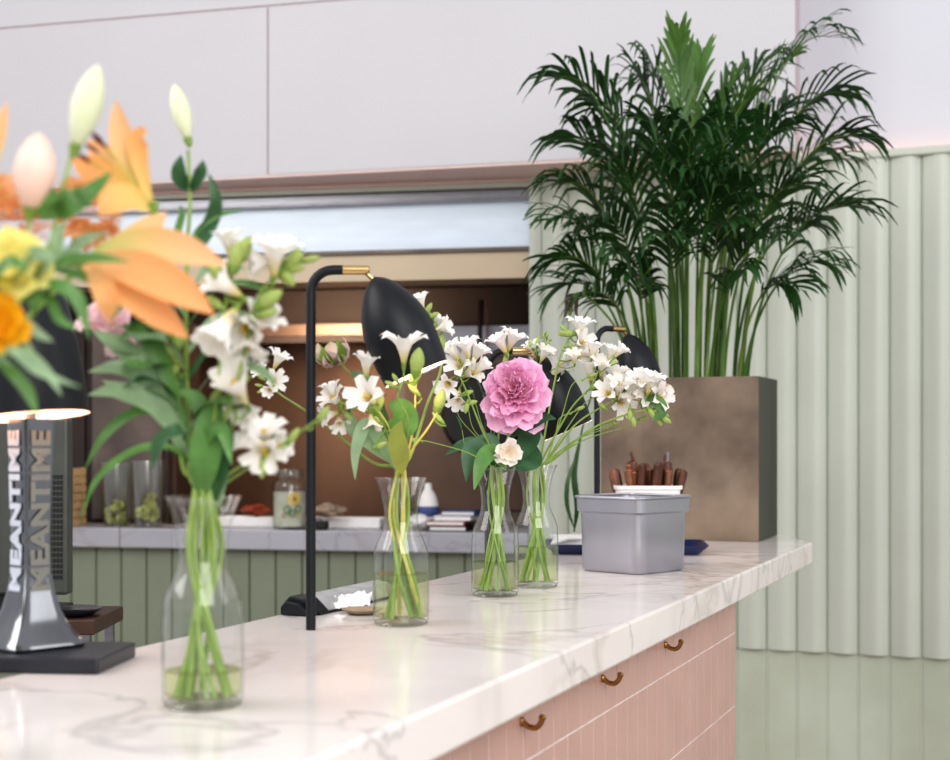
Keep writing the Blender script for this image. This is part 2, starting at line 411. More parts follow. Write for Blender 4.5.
# dark equipment to the right part of the hatch and the upright frames at left
t = thing('kitchen_oven', K(.25,.7,.93), 'dark grey steel oven unit at the right end of the kitchen hatch', 'oven')
b = MB(); kbox(b, .02, .62, .6, 1.0, .931, CZ+.43); b.build('oven_body', M_steel_dk, t, smooth=False, bevel=.01)
b = MB(); kbox(b, .02, .62, .585, .6, CZ+.31, CZ+.43); b.build('control_panel', M_steel, t, smooth=False, bevel=.004)
b = MB(); kbox(b, .06, .58, .588, .6, .98, CZ+.28); b.build('oven_door', M_kbrown, t, smooth=False, bevel=.008)
b = MB(); c = K(.33, .5, CZ+.05)
def tdisc(c, ax, prof, n=28):
    return Matrix.Translation(c) @ rotto(ax).to_4x4()
t = thing('hanging_pan', K(.33,.55,CZ-.02), 'large round black pan hanging at the right of the hatch', 'pan')
b = MB(); b.lathe([(.0,.0),(.13,.0),(.155,-.045),(.16,-.045),(.137,.006),(0,.006)], 32, Matrix.Translation(KP(480,415,.5)) @ rotto(-LN).to_4x4()); b.build('pan_bowl', M_posd, t)
b = MB(); b.tube([KP(480,362,.5), KP(480,330,.5), KP(481,300,.52)], .009, 8); b.build('pan_handle', M_kdark, t)
b = MB(); b.lathe([(0,0),(.02,.002),(.042,.02),(.048,.045),(.042,.07),(.03,.085),(.0,.09)], 24, Matrix.Translation(KP(487,462,.35)-UP*.04))
b.tube([KP(487,462,.35)+UP*.045, Vector((*KP(487,462,.35)[:2], CZ+.599))], .003, 6)
tag(b.build('heat_lamp', M_wood_l), 'copper dome heat lamp hanging in the hatch behind the peony stem leaves', 'heat lamp')
for i, px in enumerate((95, 118, 150, 172)):
    t = MB(); p0 = KP(px, 530, .35); p0.z = .93
    t.box((-.012,-.012,0),(.012,.012,CZ+.58-.93), 0, Matrix.Translation(p0)); t.box((-.02,-.02,0),(.02,.02,.012), 0, Matrix.Translation(p0))
    tag(t.build('rack_upright', M_steel_dk, smooth=False), 'slim dark steel rack post standing in the left of the kitchen hatch', 'rack post', 'steel rack posts at the left of the hatch')
b = MB(); p = KP(132,400,.6); T = Matrix.Translation(Vector((p.x,p.y,.93)))@Matrix.Rotation(math.atan2(LD.y,LD.x),4,'Z')
t = thing('dark_cabinet', (p.x,p.y,.93), 'tall near-black cabinet behind the steel posts at the left of the hatch', 'cabinet')
b = MB(); b.box((-.28,-.02,0),(.36,.3,.78), 0, T); b.build('cabinet_body', M_kdark, t, smooth=False, bevel=.005)
for sx in (-.26, .05):
    b = MB(); b.box((sx,-.045,.02),(sx+.28,-.02,.76), 0, T); b.box((sx,.3,.02),(sx+.28,.315,.76), 0, T); d = b.build('door', M_steel_dk if sx < 0 else M_kdark, t, smooth=False, bevel=.004)
    b = MB(); b.box((sx+.25,-.06,.3),(sx+.265,-.045,.5), 0, T); b.build('door_handle', M_steel, d, smooth=False)
# sill
t = MB(); kbox(t, 0, (KP(125,530)-AX).dot(LD)-.001, -.045, .22, CZ-.387, CZ-.318); kbox(t, (KP(125,530)-AX).dot(LD)+.001, SL, -.045, .22, CZ-.387, CZ-.318)
tag(t.build('serving_ledge', M_sill, smooth=False, bevel=.004), 'grey marble serving ledge of the kitchen hatch above the green boards', 'ledge')
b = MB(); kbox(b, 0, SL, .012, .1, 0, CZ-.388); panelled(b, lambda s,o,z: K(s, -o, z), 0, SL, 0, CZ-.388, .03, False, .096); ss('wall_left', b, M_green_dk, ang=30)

# ------------------------------------------------------------------ COUNTER
CT = 1.0
b = MB(); pl_ = [(-1.05,.35),(-.55,.35),(-.55,3.635),(-.66,3.885),(-1.05,3.885)]
b.add([(x_,y_,CT-.052) for x_,y_ in pl_]+[(x_,y_,CT) for x_,y_ in pl_], [(4,3,2,1,0),(5,6,7,8,9)]+[(i,(i+1)%5,5+(i+1)%5,5+i) for i in range(5)])
tag(b.build('marble_countertop', M_marble, smooth=False, bevel=.004), 'long white veined marble countertop carrying the vases and lamps', 'countertop')
root = thing('bar_counter_base', (-.8, 1.6, 0), 'pink tiled base under the marble countertop', 'counter')
BXF = -.598
b = MB(); b.box((-1.0, .4, 0), (BXF-.0012, 2.9388, CT-.0525)); b.build('grout_body', M_grout, root, smooth=False)
b = MB(); tw = .058; zt = CT-.0535; rows = [(.862+.002, zt)]
z = .862
while z > .03: rows.append((max(z-.148,0)+.002, z-.001)); z -= .148
y = 2.94
while y > .45:
    for z0, z1 in rows: b.box((BXF-.01, y-tw+.0021, z0), (BXF, y-.0021, z1))
    y -= tw
x = BXF
while x > -.98:
    for z0, z1 in rows: b.box((x-tw+.0018, 2.92, z0), (x-.0018, 2.94, z1))
    x -= tw
b.build('pink_tiles', M_tile, root, smooth=False, bevel=.0005)
for i, (yy, lb) in enumerate(((1.654,'nearest of the three brass hooks under the marble edge'),(1.994,'middle one of the three brass hooks under the marble edge'),(2.357,'farthest of the three brass hooks, nearest the end of the pink base'))):
    t = thing('coat_hook', (BXF, yy, .914), lb, 'hook', 'brass hooks under the countertop')
    b = MB(); b.lathe([(.0,.0),(.006,.0),(.006,.002),(.004,.004),(0,.004)], 16, Matrix.Translation((BXF,yy,.914))@rotto(Vector((1,0,0))).to_4x4()); b.build('back_plate', M_brass_h, t)
    b = MB(); P = crom([(BXF+.002,yy,.914),(BXF+.009,yy,.909),(BXF+.018,yy,.908),(BXF+.025,yy,.914),(BXF+.028,yy,.924)], 6)
    b.tube(P, [.0036]*(len(P)-4)+[.004,.0044,.0046,.003], 10); b.build('hook_arm', M_brass_h, t)

# ------------------------------------------------------------------ LAMPS
def bar_lamp(y, label, zap=.218, rot=0, x=-.926, tilt=.40):
    if True:
        root = thing('bar_lamp', (x, y, CT), label, 'lamp', 'black bent-arm bar lamps')
        # survey of the nearest lamp, d = 1.95
        H = .355-.0  # arm height relative to the base
        P0 = Vector((x, y, CT)); rr = Matrix.Rotation(rot, 3, 'Z') @ RGT
        zt = CZ+zap+.008
        arm = (345-313)*1.95/1450
        pts = [P0, P0+UP*(zt-CT-.03)] + [P0+UP*(zt-CT-.03+.03*math.sin(a))+rr*(.03-.03*math.cos(a)) for a in [R_(q) for q in (15,30,45,60,75,90)]] + [P0+UP*(zt-CT)+rr*arm]
        b = MB(); b.tube(pts, .0066, 14); b.build('pole', M_black, root)
        e0 = P0+UP*(zt-CT)+rr*(arm); e1 = e0+rr*.036
        b = MB(); b.tube([e0-rr*.001, e0, e0+rr*.002, e1-rr*.002, e1], [.006,.0064,.0064,.0064,.0045], 14); b.build('brass_tip', M_brass, root)
        ap = P0+UP*(zt-CT-.008)+rr*.085
        b = MB(); b.tube([e1-rr*.005-UP*.004, ap-UP*.006], .003, 8); b.build('joint', M_brass, root)
        # shade: egg shape, axis down and to the right, open end cut square
        ax = sdir(tilt, -.92, .0)
        ap = ap - UP*.001
        L = .142; Rm = .0480
        prof = []
        for i in range(21):
            u = i/20
            r = Rm*math.sin(math.pi*(.5*min(1, u/.64)))**.62 if u < .64 else Rm*(1-.06*((u-.64)/.36)**2)
            prof.append((max(r, .0004), u*L))
        T = Matrix.Translation(ap) @ rotto(ax).to_4x4()
        inn = [(max(r-.002, .0002), max(z_, .003)) for r, z_ in reversed(prof)]
        b = MB(); b.lathe(prof+[(prof[-1][0]-.001, L+.0005)], 40, T); sh = b.build('lamp_shade', M_black, root)
        b = MB(); b.lathe([(r, z_) for r, z_ in inn], 40, T); b.lathe([(prof[-1][0]-.0022, L+.0012),(prof[-1][0]+.0003, L+.0012)], 40, T); b.build('lit_inner_face', M_glow2, sh)
        b = MB(); b.lathe([(.0,L*.35),(.012,L*.4),(.018,L*.5),(.014,L*.6),(0,L*.66)], 20, T); b.build('light_bulb', M_glow2, root)
    return root
lp = bar_lamp(1.730, 'nearest black bar lamp, its pole standing beside the grey dispenser')
bar_lamp(2.39, zap=.146, rot=0, label='black bar lamp whose shade hangs just right of the pink peony')
bar_lamp(3.05, zap=.233, rot=R_(34), tilt=.27, label='farthest black bar lamp, arched beside the plant pot behind the white freesias')
pl = bpy.data.lights.new('bulb', 'POINT'); pl.energy = .06; pl.color = (1,.82,.66); pl.shadow_soft_size = .03
for y in (1.73, 2.39, 3.05):
    o = bpy.data.objects.new('bulb_light', pl); COL.objects.link(o); o.location = Vector((-.921,y,1.34 if y != 2.39 else 1.27))+RGT*.125

# beer-column table lamp
pc = W(30, 660, 1.66); pc.z = CT
root = thing('table_lamp', pc, 'table lamp on a polished lettered column with a conical black shade and black plinth', 'lamp')
th = A_
def camT(p, rot=0): return Matrix.Translation(p) @ Matrix.Rotation(A_+rot, 4, 'Z')
fr = onz(98, 675, CT); 
b = MB(); b.box((-.20,0,0),(0,.130,.018), 0, camT(fr, R_(-5))); b.build('plinth', M_blackg, root, smooth=False, bevel=.003)
cc = W(31, 640, 1.675); cc.z = CT+.018
def square_loft(mb, secs, T, mi=0, n=6, pw=5):
    """rounded square sections (half width, z)"""
    m = n*4; vs = []
    for hw, z in secs:
        for j in range(m):
            a = 2*math.pi*j/m
            c, s_ = math.cos(a), math.sin(a); k = (abs(c)**pw+abs(s_)**pw)**(-1/pw)
            vs.append((hw*k*c, hw*k*s_, z))
    fs = [(i*m+j, i*m+(j+1)%m, (i+1)*m+(j+1)%m, (i+1)*m+j) for i in range(len(secs)-1) for j in range(m)]
    fs += [tuple(range(m-1,-1,-1)), tuple(range((len(secs)-1)*m, len(secs)*m))]
    mb.add(vs, fs, mi, T)
TC = camT(cc, R_(46))
b = MB(); square_loft(b, [(.046,0),(.0475,.003),(.046,.007),(.041,.014),(.033,.026),(.0262,.042),(.0215,.062),(.0178,.085),(.0170,.12),(.0180,.17),(.0194,.215),(.0204,.250),(.0204,.262)], TC, n=10, pw=9)
colm = b.build('column', M_chrome, root)
fc = bpy.data.curves.new('txt', 'FONT'); fc.body = 'MEANTIME'; fc.size = .0285; fc.extrude = .0006; fc.offset = .0013; fc.space_character = 1.06
fo = bpy.data.objects.new('txt', fc); COL.objects.link(fo)
bpy.context.view_layer.update()
me = bpy.data.meshes.new_from_object(fo.evaluated_get(bpy.context.evaluated_depsgraph_get()))
me.name = 'lettering'; me.materials.clear(); me.materials.append(M_letter)
bpy.data.objects.remove(fo)
for nm, az in (('lettering', 0), ('lettering', 270)):
    mm = me.copy()
    if az == 0: mm.materials.clear(); mm.materials.append(M_letter2)
    wd = max(v.co.x for v in mm.vertices); k = .185/wd
    # rows run upward; local face -Y (az 0) or +X (az 90)
    B = Matrix(((0,-1,0),(0,0,-1),(1,0,0)))   # text x->z, text y->-x , normal -> -y
    for v in mm.vertices:
        p = B @ Vector((v.co.x*k, (v.co.y-.010)*k*.85, v.co.z))
        p.z += .064; zz = p.z
        hw = .0215 if zz < .062 else (.0176-.0006*(zz>.1) + max(0, (zz-.12))*.027)
        p.y -= .0019 + (.0226-.0188)*max(0,(.085-zz)/.023)*.5 + hw
        v.co = Matrix.Rotation(R_(az), 3, 'Z') @ p
    o = bpy.data.objects.new(nm, mm); COL.objects.link(o); o.parent = root
    o.location = cc-wloc(root); o.rotation_euler = (0,0,A_+R_(46)); o['label'] = 'capital letters running up the column, pale at left, a painted reflection at right'
sc_ = cc+UP*.262
axs = sdir(.10, 1, .02); axs = (UP*1 + RGT*-.10 + FWD*.05).normalized()
T = Matrix.Translation(sc_+UP*.003) @ rotto(axs).to_4x4()
b = MB(); b.lathe([(.066,.0),(.0645,.03),(.060,.08),(.051,.135),(.040,.150),(.012,.156),(0,.156)], 48, T); sh = b.build('lamp_shade', M_black, root)
b = MB(); b.lathe([(.0645,.0),(.063,.03),(.0585,.08),(.049,.134),(0,.15)], 48, T); b.lathe([(.064,-.0005),(.0665,-.0005)], 48, T); b.build('lit_inner_face', M_glow, sh)
b = MB(); b.lathe([(0,.0),(.018,.008),(.024,.03),(.014,.055),(.0,.06)], 20, T); b.build('light_bulb', M_glow, root)
b = MB(); b.tube([sc_-UP*.004, sc_+UP*.16], .006, 10); b.build('stem_rod', M_steel, root)

# ------------------------------------------------------------------ CARAFES
VP = [(.034,.002),(.0382,.006),(.0388,.02),(.0388,.05),(.0386,.072),(.0384,.088),(.0374,.098),(.0381,.102),(.036,.110),(.0312,.122),(.0262,.133),(.0236,.143),(.0228,.152),(.0232,.162),(.0254,.176),(.0292,.192),(.0345,.206),(.0366,.2095),(.0368,.211),(.0358,.211),(.0335,.2055)]
def vr(z):
    for (r0,z0),(r1,z1) in zip(VP, VP[1:]):
        if z0 <= z <= z1: return r0+(r1-r0)*(z-z0)/(z1-z0+1e-9)
    return .03
def carafe(px, py, lvl, label, wlabel=None, d=None):
    p = onz(px, py, CT) if d is None else W(px, py, d); p.z = CT
    root = thing('glass_carafe', p, label, 'vase', 'clear glass carafes used as vases')
    T = Matrix.Translation(p+UP*.0005)
    b = MB(); b.lathe([(0.0005,.0015)]+VP, 48, T); b.build('glass_body', M_glass, root)
    b = MB(); b.lathe([(.0005,.007),(.031,.008),(.035,.006),(.037,.002),(.034,.0),(.0005,0)], 40, T); b.build('thick_base', M_glass, root)
    b = MB(); b.lathe([(.0005,.009)]+[(vr(.01)-.002,.012)]+[(vr(z)-.0018, z) for z in [.015+(lvl-.015)*i/6 for i in range(7)]], 40, T)
    b.lathe([(vr(lvl)-.0018,lvl),(.0005,lvl)], 40, T, 1)
    b.build('water', [M_water, M_wtop], root)
    return root, p
V1, P1 = carafe(203, 706, .036, 'nearest glass carafe, blurred, holding a tall bud and long strap leaves')
V2, P2 = carafe(401, 624.5, .073, 'glass carafe with half its height in water, right of the front bar lamp pole')
V2.scale = (1,1,.962); V1.scale = (1,1,.955)
V3, P3 = carafe(495, 596, .056, 'glass carafe directly below the pink peony, in front of another carafe')
V4, P4 = carafe(536, 587, .07, 'farthest glass carafe, partly behind its neighbour, left of the metal bin')
V0, P0_ = carafe(-75, 700, .05, 'glass carafe at the left holding the orange lilies', d=1.17)

# ------------------------------------------------------------------ FLOWER PIECES
def floret_mesh(name, opn, seed, m=M_fwhite, L=.05, n=6, pw=.0185):
    rnd = random.Random(seed); b = MB()
    for k in range(n):
        a = 2*math.pi*k/n+rnd.uniform(-.12,.12); o = opn*rnd.uniform(.8,1.2); ca, sa = math.cos(a), math.sin(a)
        rin = .9 if k % 2 else 1.05
        prof2 = [(.0022,0),(.0035,L*.18),(.0065*rin,L*.40),(.010*rin,L*.58),(.0135+.004*o,L*.74),(.0165+.009*o,L*(.90-.05*o)),(.018+.0145*o,L*(1.0-.17*o))]
        pts = [Vector((r*ca, r*sa, z)) for r, z in prof2]
        b.blade(pts, pw*rnd.uniform(.9,1.1), Vector((-ca,-sa,.0)), prof=lambda u: (.22+.5*u/.35 if u < .35 else (.72+.28*min(1,(u-.35)/.35)))*(1 if u < .72 else max(.28, math.cos((u-.72)/.28*1.3))), cup=.42, nv=4, ruf=.02)
    b.lathe([(.0014,-.006),(.0028,-.001),(.0036,.006),(.0032,.0125)], 8, None, 1)
    for k in range(3):
        a = k*2.1; b.tube([(0,0,.012),(.003*math.cos(a),.003*math.sin(a),L*.72)], [.0006,.0011], 5, 2)
    o = b.build(name, [m, M_calyx, M_yellow], origin=(0,0,0)); me = o.data; bpy.data.objects.remove(o); return me
FL = [floret_mesh('blossom', .25, 1), floret_mesh('blossom', .6, 2), floret_mesh('blossom', 1.0, 3), floret_mesh('blossom', 1.15, 4)]
AL = [floret_mesh('blossom', .9, 11, M_alst, .05, 6, .024)]
def bud_mesh(name, m, L, r, tip=.35, m2=M_calyx):
    b = MB(); b.lathe([(.0006,0),(r*.45,L*.08),(r*.8,L*.28),(r,L*.5),(r*.86,L*.72),(r*.5,L*.9),(r*.12,L)], 12)
    b.lathe([(.0010,-L*.1),(r*.6,L*.05),(r*.78,L*.22),(r*.70,L*.30)] if r < .01 else [(.0022,-L*.12),(.0045,-L*.01),(r*.40,L*.045)], 10, None, 1)
    o = b.build(name, [m, m2], origin=(0,0,0)); me = o.data; bpy.data.objects.remove(o); return me
BUDW = bud_mesh('bud', M_fwhite, .03, .0068); BUDG = bud_mesh('bud', M_fbud, .022, .0045); BUDGL = bud_mesh('bud', M_fbud, .034, .0085)

RS = random.Random(5)
def in_vase(P, aim, lean=None):
    """points from the vase foot up through the neck, leaving the rim towards aim"""
    h = Vector((aim.x-P.x, aim.y-P.y, 0)); hl = min(1, h.length/.12); h = h.normalized() if h.length > 1e-4 else RGT
    a = RS.uniform(0, 6.28)
    off = Vector((math.cos(a), math.sin(a), 0))
    foot = P - h*.012*hl + off*RS.uniform(.017,.029) + UP*.011
    neck = P - off*RS.uniform(.003,.0175) + h*.004 + UP*.148
    rim = P + h*.019*hl - off*RS.uniform(0,.009) + UP*.212
    tv = UP.cross(off); return [foot, (foot*.55+neck*.45)+tv*RS.uniform(-.012,.012), neck, rim]
def stem_thing(V, name, label, cat, group, path, leaves=(), r=.0021, m=M_stem, pre=None, taper=.55, yb=False):
    """path: list of (px,py,d). returns root, spline points"""
    pts3 = [W(*q) for q in path]
    pv = in_vase(V, pts3[0])
    if pre == 'low': pv = [p for p in pv]
    P = crom(pv+pts3, 7)
    root = thing(name, P[0], label, cat, group)
    b = MB(); n = len(P); b.tube(P, [r*(1.35-(1.35-taper)*min(1, i/(n-1)*1.15)) for i in range(n)], 7); b.build('stem', m, root)
    return root, P
def nearest(P, q):
    return min(P, key=lambda p: (p-q).length)
def put(root, P, me, name, px, py, d, dr, sc=1.0, L=.05, spin=None, ped=True):
    """blossom whose centre of the open head shows at px,py"""
    z = sdir(*dr); c = W(px, py, d); base_ = c - z*L*.62*sc
    inst(me, name, root, base_, rotto(z, RS.uniform(0,6) if spin is None else spin), sc)
    if ped:
        q = nearest(P, base_-z*.012); e = base_-z*.005*sc
        if (q-e).length > .003:
            b = MB(); b.tube(crom([q, (q+e)/2-UP*.003, e], 4), [.0013,.0013,.0013,.0013,.0013,.0013,.0012,.0012,.0014], 6); b.build('flower_stalk', M_calyx, root)
def leafy(root, pts, width, m, nrm=None, name='leaf', prof=None, cup=.15, tw=0, n=8, ruf=.0, nv=4):
    P = crom(pts, n); b = MB(); b.blade(P, width, nrm if nrm is not None else -FWD+UP*.3, prof=prof, cup=cup, tw=tw, ruf=ruf, nv=nv)
    return b.build(name, m, root)
def oval(u): return max(.03, math.sin(math.pi*u**.85)**.8)
def strap(u): return max(.05, min(1, .35+u*2.0)*(1 if u < .6 else max(.04, 1-((u-.6)/.4)**1.6)))

def freesia(V, d, path, bl, buds, label, group='freesia stems in the carafes', r=.0024, m=M_stem):
    root, P = stem_thing(V, 'freesia', label, 'flower', group, path, r=r, m=m)
    for (px,py,k,dr,sc) in bl: put(root, P, FL[k], 'blossom', px, py, d+RS.uniform(-.015,.015), dr, sc)
    for (px,py,k,dr,sc) in buds: put(root, P, [BUDG,BUDGL,BUDW][k], 'bud', px, py, d+RS.uniform(-.01,.01), dr, sc, L=.026)
    return root, P

# ---------------- carafe 2
d = 2.0
freesia(P2, 1.97, [(372,462,2.0),(330,428,1.98),(300,407,1.97),(284,397,1.97),(272,388,1.97)],
    [(279,358,2,(.5,.9,.3),.62),(262,372,1,(-.5,.5,.5),.55),(275,381,2,(.6,.1,.8),.60),(269,390,0,(-.2,-.3,.6),.45)],
    [(259,376,0,(-.8,.6,0),.6),(257,385,0,(-.9,.2,0),.55),(259,392,0,(-.8,-.3,.2),.5),(268,372,0,(0,1,0),.5)], 'small freesia spray reaching far left of its carafe, left of the front lamp pole')
root, P = stem_thing(P2, 'peony_bud', 'half-closed pink and green peony bud just right of the front lamp pole', 'flower', None, [(392,448,2.02),(362,388,2.02),(345,368,2.02),(338,358,2.02)], r=.0027)
c = W(331,349,2.02); b = MB()
for k in range(26):
    a = k*2.4; ph = .25+1.5*(k/26); r = .0215
    dd = sdir(-.25,.9,.2); x, y, z_ = frame(dd); o_ = (x*math.cos(a)+y*math.sin(a))
    pts = [c - z_*.02 + (o_*math.sin(q*ph)*r*1.0 + z_*(1-math.cos(q*ph*.99))*r*1.1) for q in (0,.25,.5,.75,1,1.15)]
    b.blade(pts, .026, -o_, cup=-.3, nv=4, ruf=.05, mi=0 if k % 3 else 1)
b.build('bud_petals', [M_peony_bud, M_alst], root)
b = MB()
for k in range(6):
    a = k*1.05; x, y, z_ = frame(dd); o_ = (x*math.cos(a)+y*math.sin(a))
    b.blade([c-z_*.024, c-z_*.018+o_*.014, c-z_*.004+o_*.024, c+z_*.008+o_*.025], .02, -o_, cup=-.2)
b.build('sepals', M_calyx, root)
leafy(root, [W(352,372,2.02), W(364,380,2.0), W(372,396,1.99), W(360,410,1.98)], .022, M_leaf_g)
freesia(P2, 1.95, [(385,455,1.99),(372,415,1.96),(352,408,1.95),(340,402,1.95)],
    [(333,398,2,(-.5,.6,.5),.75),(331,389,1,(-.3,1,.2),.6),(328,415,1,(-.8,-.2,.5),.6),(340,424,2,(.2,-.7,.6),.55)],
    [(346,392,0,(.2,1,0),.8),(350,418,0,(.6,-.6,.2),.8)], 'freesia stem low at the left of the second carafe, just right of the lamp pole')
freesia(P2, 1.93, [(392,455,1.99),(384,425,1.95),(372,404,1.93)],
    [(366,396,3,(-.45,.35,.9),.95),(367,362,1,(.1,1,.3),.75),(372,424,1,(.2,-.9,.4),.55)],
    [(356,402,1,(-.9,.3,.2),.7),(384,444,0,(.7,.3,0),.8)], 'freesia with a large cream bloom below and left of the front lamp shade')
freesia(P2, 1.88, [(404,456,1.97),(408,420,1.9),(398,398,1.88),(404,378,1.88)],
    [(404,344,3,(.02,1,.25),1.0)],
    [(417,363,1,(.15,1,.2),1.15),(388,383,0,(-.8,.4,0),.8),(394,376,0,(-.5,.8,0),.7)], 'freesia with one upright white bloom in front of the black lamp shade')
freesia(P2, 2.06, [(412,452,2.03),(428,402,2.05),(440,372,2.06),(443,338,2.06),(432,318,2.06),(425,308,2.06)],
    [(420,301,1,(-.3,.9,.3),.62),(444,327,1,(.8,.3,.3),.6),(438,322,0,(.4,.8,.3),.55)],
    [(430,306,0,(.5,.9,0),.9),(436,314,0,(.9,.5,0),.8),(426,312,0,(-.7,.5,.2),.8),(440,345,1,(.2,1,0),.9),(436,337,0,(-.4,.9,.1),.9)], 'freesia with a green tip climbing along the right side of the front lamp shade', m=M_stem)
for (pp, lb, mm) in (([(412,450,2.0),(428,428,2.0),(440,408,2.01)], 'yellow-green bare stem leaning right from the second carafe', M_stem_y), ([(408,452,1.99),(414,420,1.99),(416,380,1.99)], 'thin upright yellow-green stem rising from the second carafe', M_stem_y), ([(396,455,1.98),(390,430,1.98),(378,410,1.98)], 'thick yellow stem leaning left out of the second carafe', M_stem_y)):
    root, P = stem_thing(P2, 'flower_stem', lb, 'stem', None, pp, r=.0024, m=mm)
    q = pp[-1]
    put(root, P, BUDGL, 'bud', q[0], q[1]-8, q[2], (.3,1,0), 1.0, L=.03)
    put(root, P, BUDG, 'bud', q[0]-6, q[1]+6, q[2], (-.7,.7,0), 1.0, L=.03)
root, P = stem_thing(P2, 'leafy_stem', 'stem with broad yellow-green leaves standing above the mouth of the second carafe', 'foliage', None, [(400,455,1.96),(402,430,1.95),(400,415,1.95)], r=.002, m=M_stem_y)
leafy(root, [W(401,474,1.96),W(400,455,1.93),W(397,435,1.92),W(402,420,1.92)], .026, M_leaf_y, prof=oval, nrm=-FWD)
leafy(root, [W(400,440,1.94),W(403,425,1.93),W(400,410,1.92),W(389,402,1.9)], .042, M_leaf, prof=oval, nrm=-FWD+RGT*.3)
leafy(root, [W(396,470,1.97),W(380,440,1.95),W(366,425,1.94),W(356,450,1.93),W(355,480,1.93)], .020, M_leaf_g, prof=oval)
leafy(root, [W(396,465,1.97),W(368,440,1.96),W(352,425,1.96),W(348,405,1.96)], .024, M_leaf_g, prof=oval)
leafy(root, [W(404,470,1.97),W(392,440,2.0),W(384,425,2.0),W(382,400,2.0)], .022, M_leaf_d, prof=oval)

# ---------------- carafe 3 : peony, rose, freesia left, leaves
root, P = stem_thing(P3, 'peony', 'large open pink peony, the biggest bloom on the counter', 'flower', None, [(504,455,2.37),(510,425,2.37),(515,402,2.39)], r=.0032)
pc_ = W(516,393,2.375); x, y, z_ = frame(sdir(-.22,.22,1.0), UP)
Tp = Matrix((x.to_4d()*0, x.to_4d()*0, x.to_4d()*0, x.to_4d()*0))
Rm = Matrix((x, y, z_)).transposed()
def peony_layer(n, th0, th1, Lr, wd, seed, ruf, name, mt, curl=.3, jit=.2, zoff=0, stretch=1.0):
    rnd = random.Random(seed); b = MB()
    for k in range(n):
        a = 2*math.pi*k/n+rnd.uniform(-jit,jit); t1 = rnd.uniform(th0, th1); L = Lr*rnd.uniform(.88,1.12)
        dn = max(0, -math.sin(a)); L *= .93+.09*abs(math.sin(a))+stretch*dn*.30
        ca, sa = math.cos(a), math.sin(a); pts = []
        r = z = 0.0; m = 9
        for i in range(m+1):
            u = i/m; pts.append(Rm @ Vector((r*ca, r*sa, z+zoff)) + pc_)
            an = t1*(1-curl*u*1.1+.15*math.sin(u*3)) if curl >= 0 else t1*(1-curl*u*u)
            r += L/m*math.sin(an); z += L/m*math.cos(an)
        nr = Rm @ Vector((-ca*.7,-sa*.7,.7))
        b.blade(pts, wd*rnd.uniform(.85,1.15), nr, prof=lambda u: (.25+1.0*u if u < .7 else .95*(1-((u-.7)/.3)**2*.55))*(1+.06*math.sin(u*40)), cup=.35, nv=6, ruf=ruf)
    return b.build(name, mt, root, origin=pc_)
peony_layer(11, 1.45, 1.75, .056, .047, 1, .07, 'guard_petals', M_peony, -.25, stretch=1.1)
peony_layer(14, 1.2, 1.5, .055, .036, 2, .08, 'outer_petals', M_peony, .15)
peony_layer(16, .95, 1.25, .050, .030, 3, .10, 'middle_petals', M_peony, .3)
peony_layer(18, .75, 1.05, .045, .030, 4, .10, 'inner_petals', M_peony_in, .3)
peony_layer(34, .3, .95, .043, .015, 5, .2, 'centre_petals', M_peony_in, .2, .6)
peony_layer(30, .1, .7, .038, .012, 6, .22, 'heart_petals', M_peony_in, .1, .9)
for pts, w, mm in (([(506,470,2.36),(494,452,2.33),(482,462,2.31),(474,490,2.30)], .030, M_leaf), ([(504,472,2.36),(485,450,2.35),(470,452,2.34),(466,482,2.33)], .034, M_leaf_d), ([(502,470,2.38),(480,445,2.4),(462,445,2.4),(445,455,2.4)], .022, M_leaf_d), ([(508,470,2.38),(526,445,2.40),(531,430,2.41),(527,415,2.41)], .036, M_leaf_d), ([(508,472,2.36),(492,446,2.37),(487,440,2.37),(472,440,2.37)],.03,M_leaf_d), ([(512,470,2.37),(533,462,2.4),(528,445,2.42),(540,436,2.43)],.03,M_leaf_d), ([(505,440,2.38),(530,425,2.36),(545,418,2.35),(556,419,2.34)],.02,M_leaf_d)):
    leafy(root, [W(*q) for q in pts], w, mm, prof=oval, nrm=-FWD+UP*.5)
def rosette(root, c, ax, R, m, n=16, name='bloom', seed=3, cupz=1.0):
    rnd = random.Random(seed); x, y, z_ = frame(ax); RM = Matrix((x,y,z_)).transposed(); b = MB()
    for k in range(n):
        a = k*2.4; q = .35+.75*(k/n); L = R*(.8+.5*k/n); ca, sa = math.cos(a), math.sin(a); pts = []; r = zz = 0
        for i in range(8):
            u = i/7; pts.append(c + RM @ Vector((r*ca, r*sa, zz-R*.6)))
            an = q*(1.35-.6*u)*1.5 if u < .5 else q*(.9+.5*u)
            r += L/7*math.sin(an); zz += L/7*math.cos(an)*cupz
        b.blade(pts, R*.95, RM @ Vector((-ca,-sa,.2)), prof=lambda u: .3+.9*u if u < .7 else .95-.9*(u-.7), cup=.4, nv=5, ruf=.05)
    return b.build(name, m, root, origin=c)
root, P = stem_thing(P3, 'small_rose', 'small cream white double bloom just below the pink peony', 'flower', None, [(505,468,2.33),(506,462,2.32)], r=.002)
rosette(root, W(509,453,2.31), sdir(.15,-.1,1), .021, M_rose, 14)
freesia(P3, 2.33, [(492,452,2.36),(480,425,2.34),(468,395,2.33),(458,372,2.33)],
    [(466,346,2,(-.2,1,.3),.85),(478,352,1,(.5,.9,.3),.8),(459,364,3,(-.5,.5,.9),.9),(452,350,1,(-.6,.8,.3),.75),(447,385,2,(-.3,-.5,.9),.75),(458,400,1,(-.1,-.8,.6),.75),(471,372,1,(.7,.3,.5),.8),(482,366,0,(.7,.6,.3),.7)],
    [(470,392,0,(.8,.3,0),1),(474,402,0,(.9,.2,0),1),(466,410,0,(-.2,-1,0),1)], 'freesia stem with many white blooms left of the pink peony')
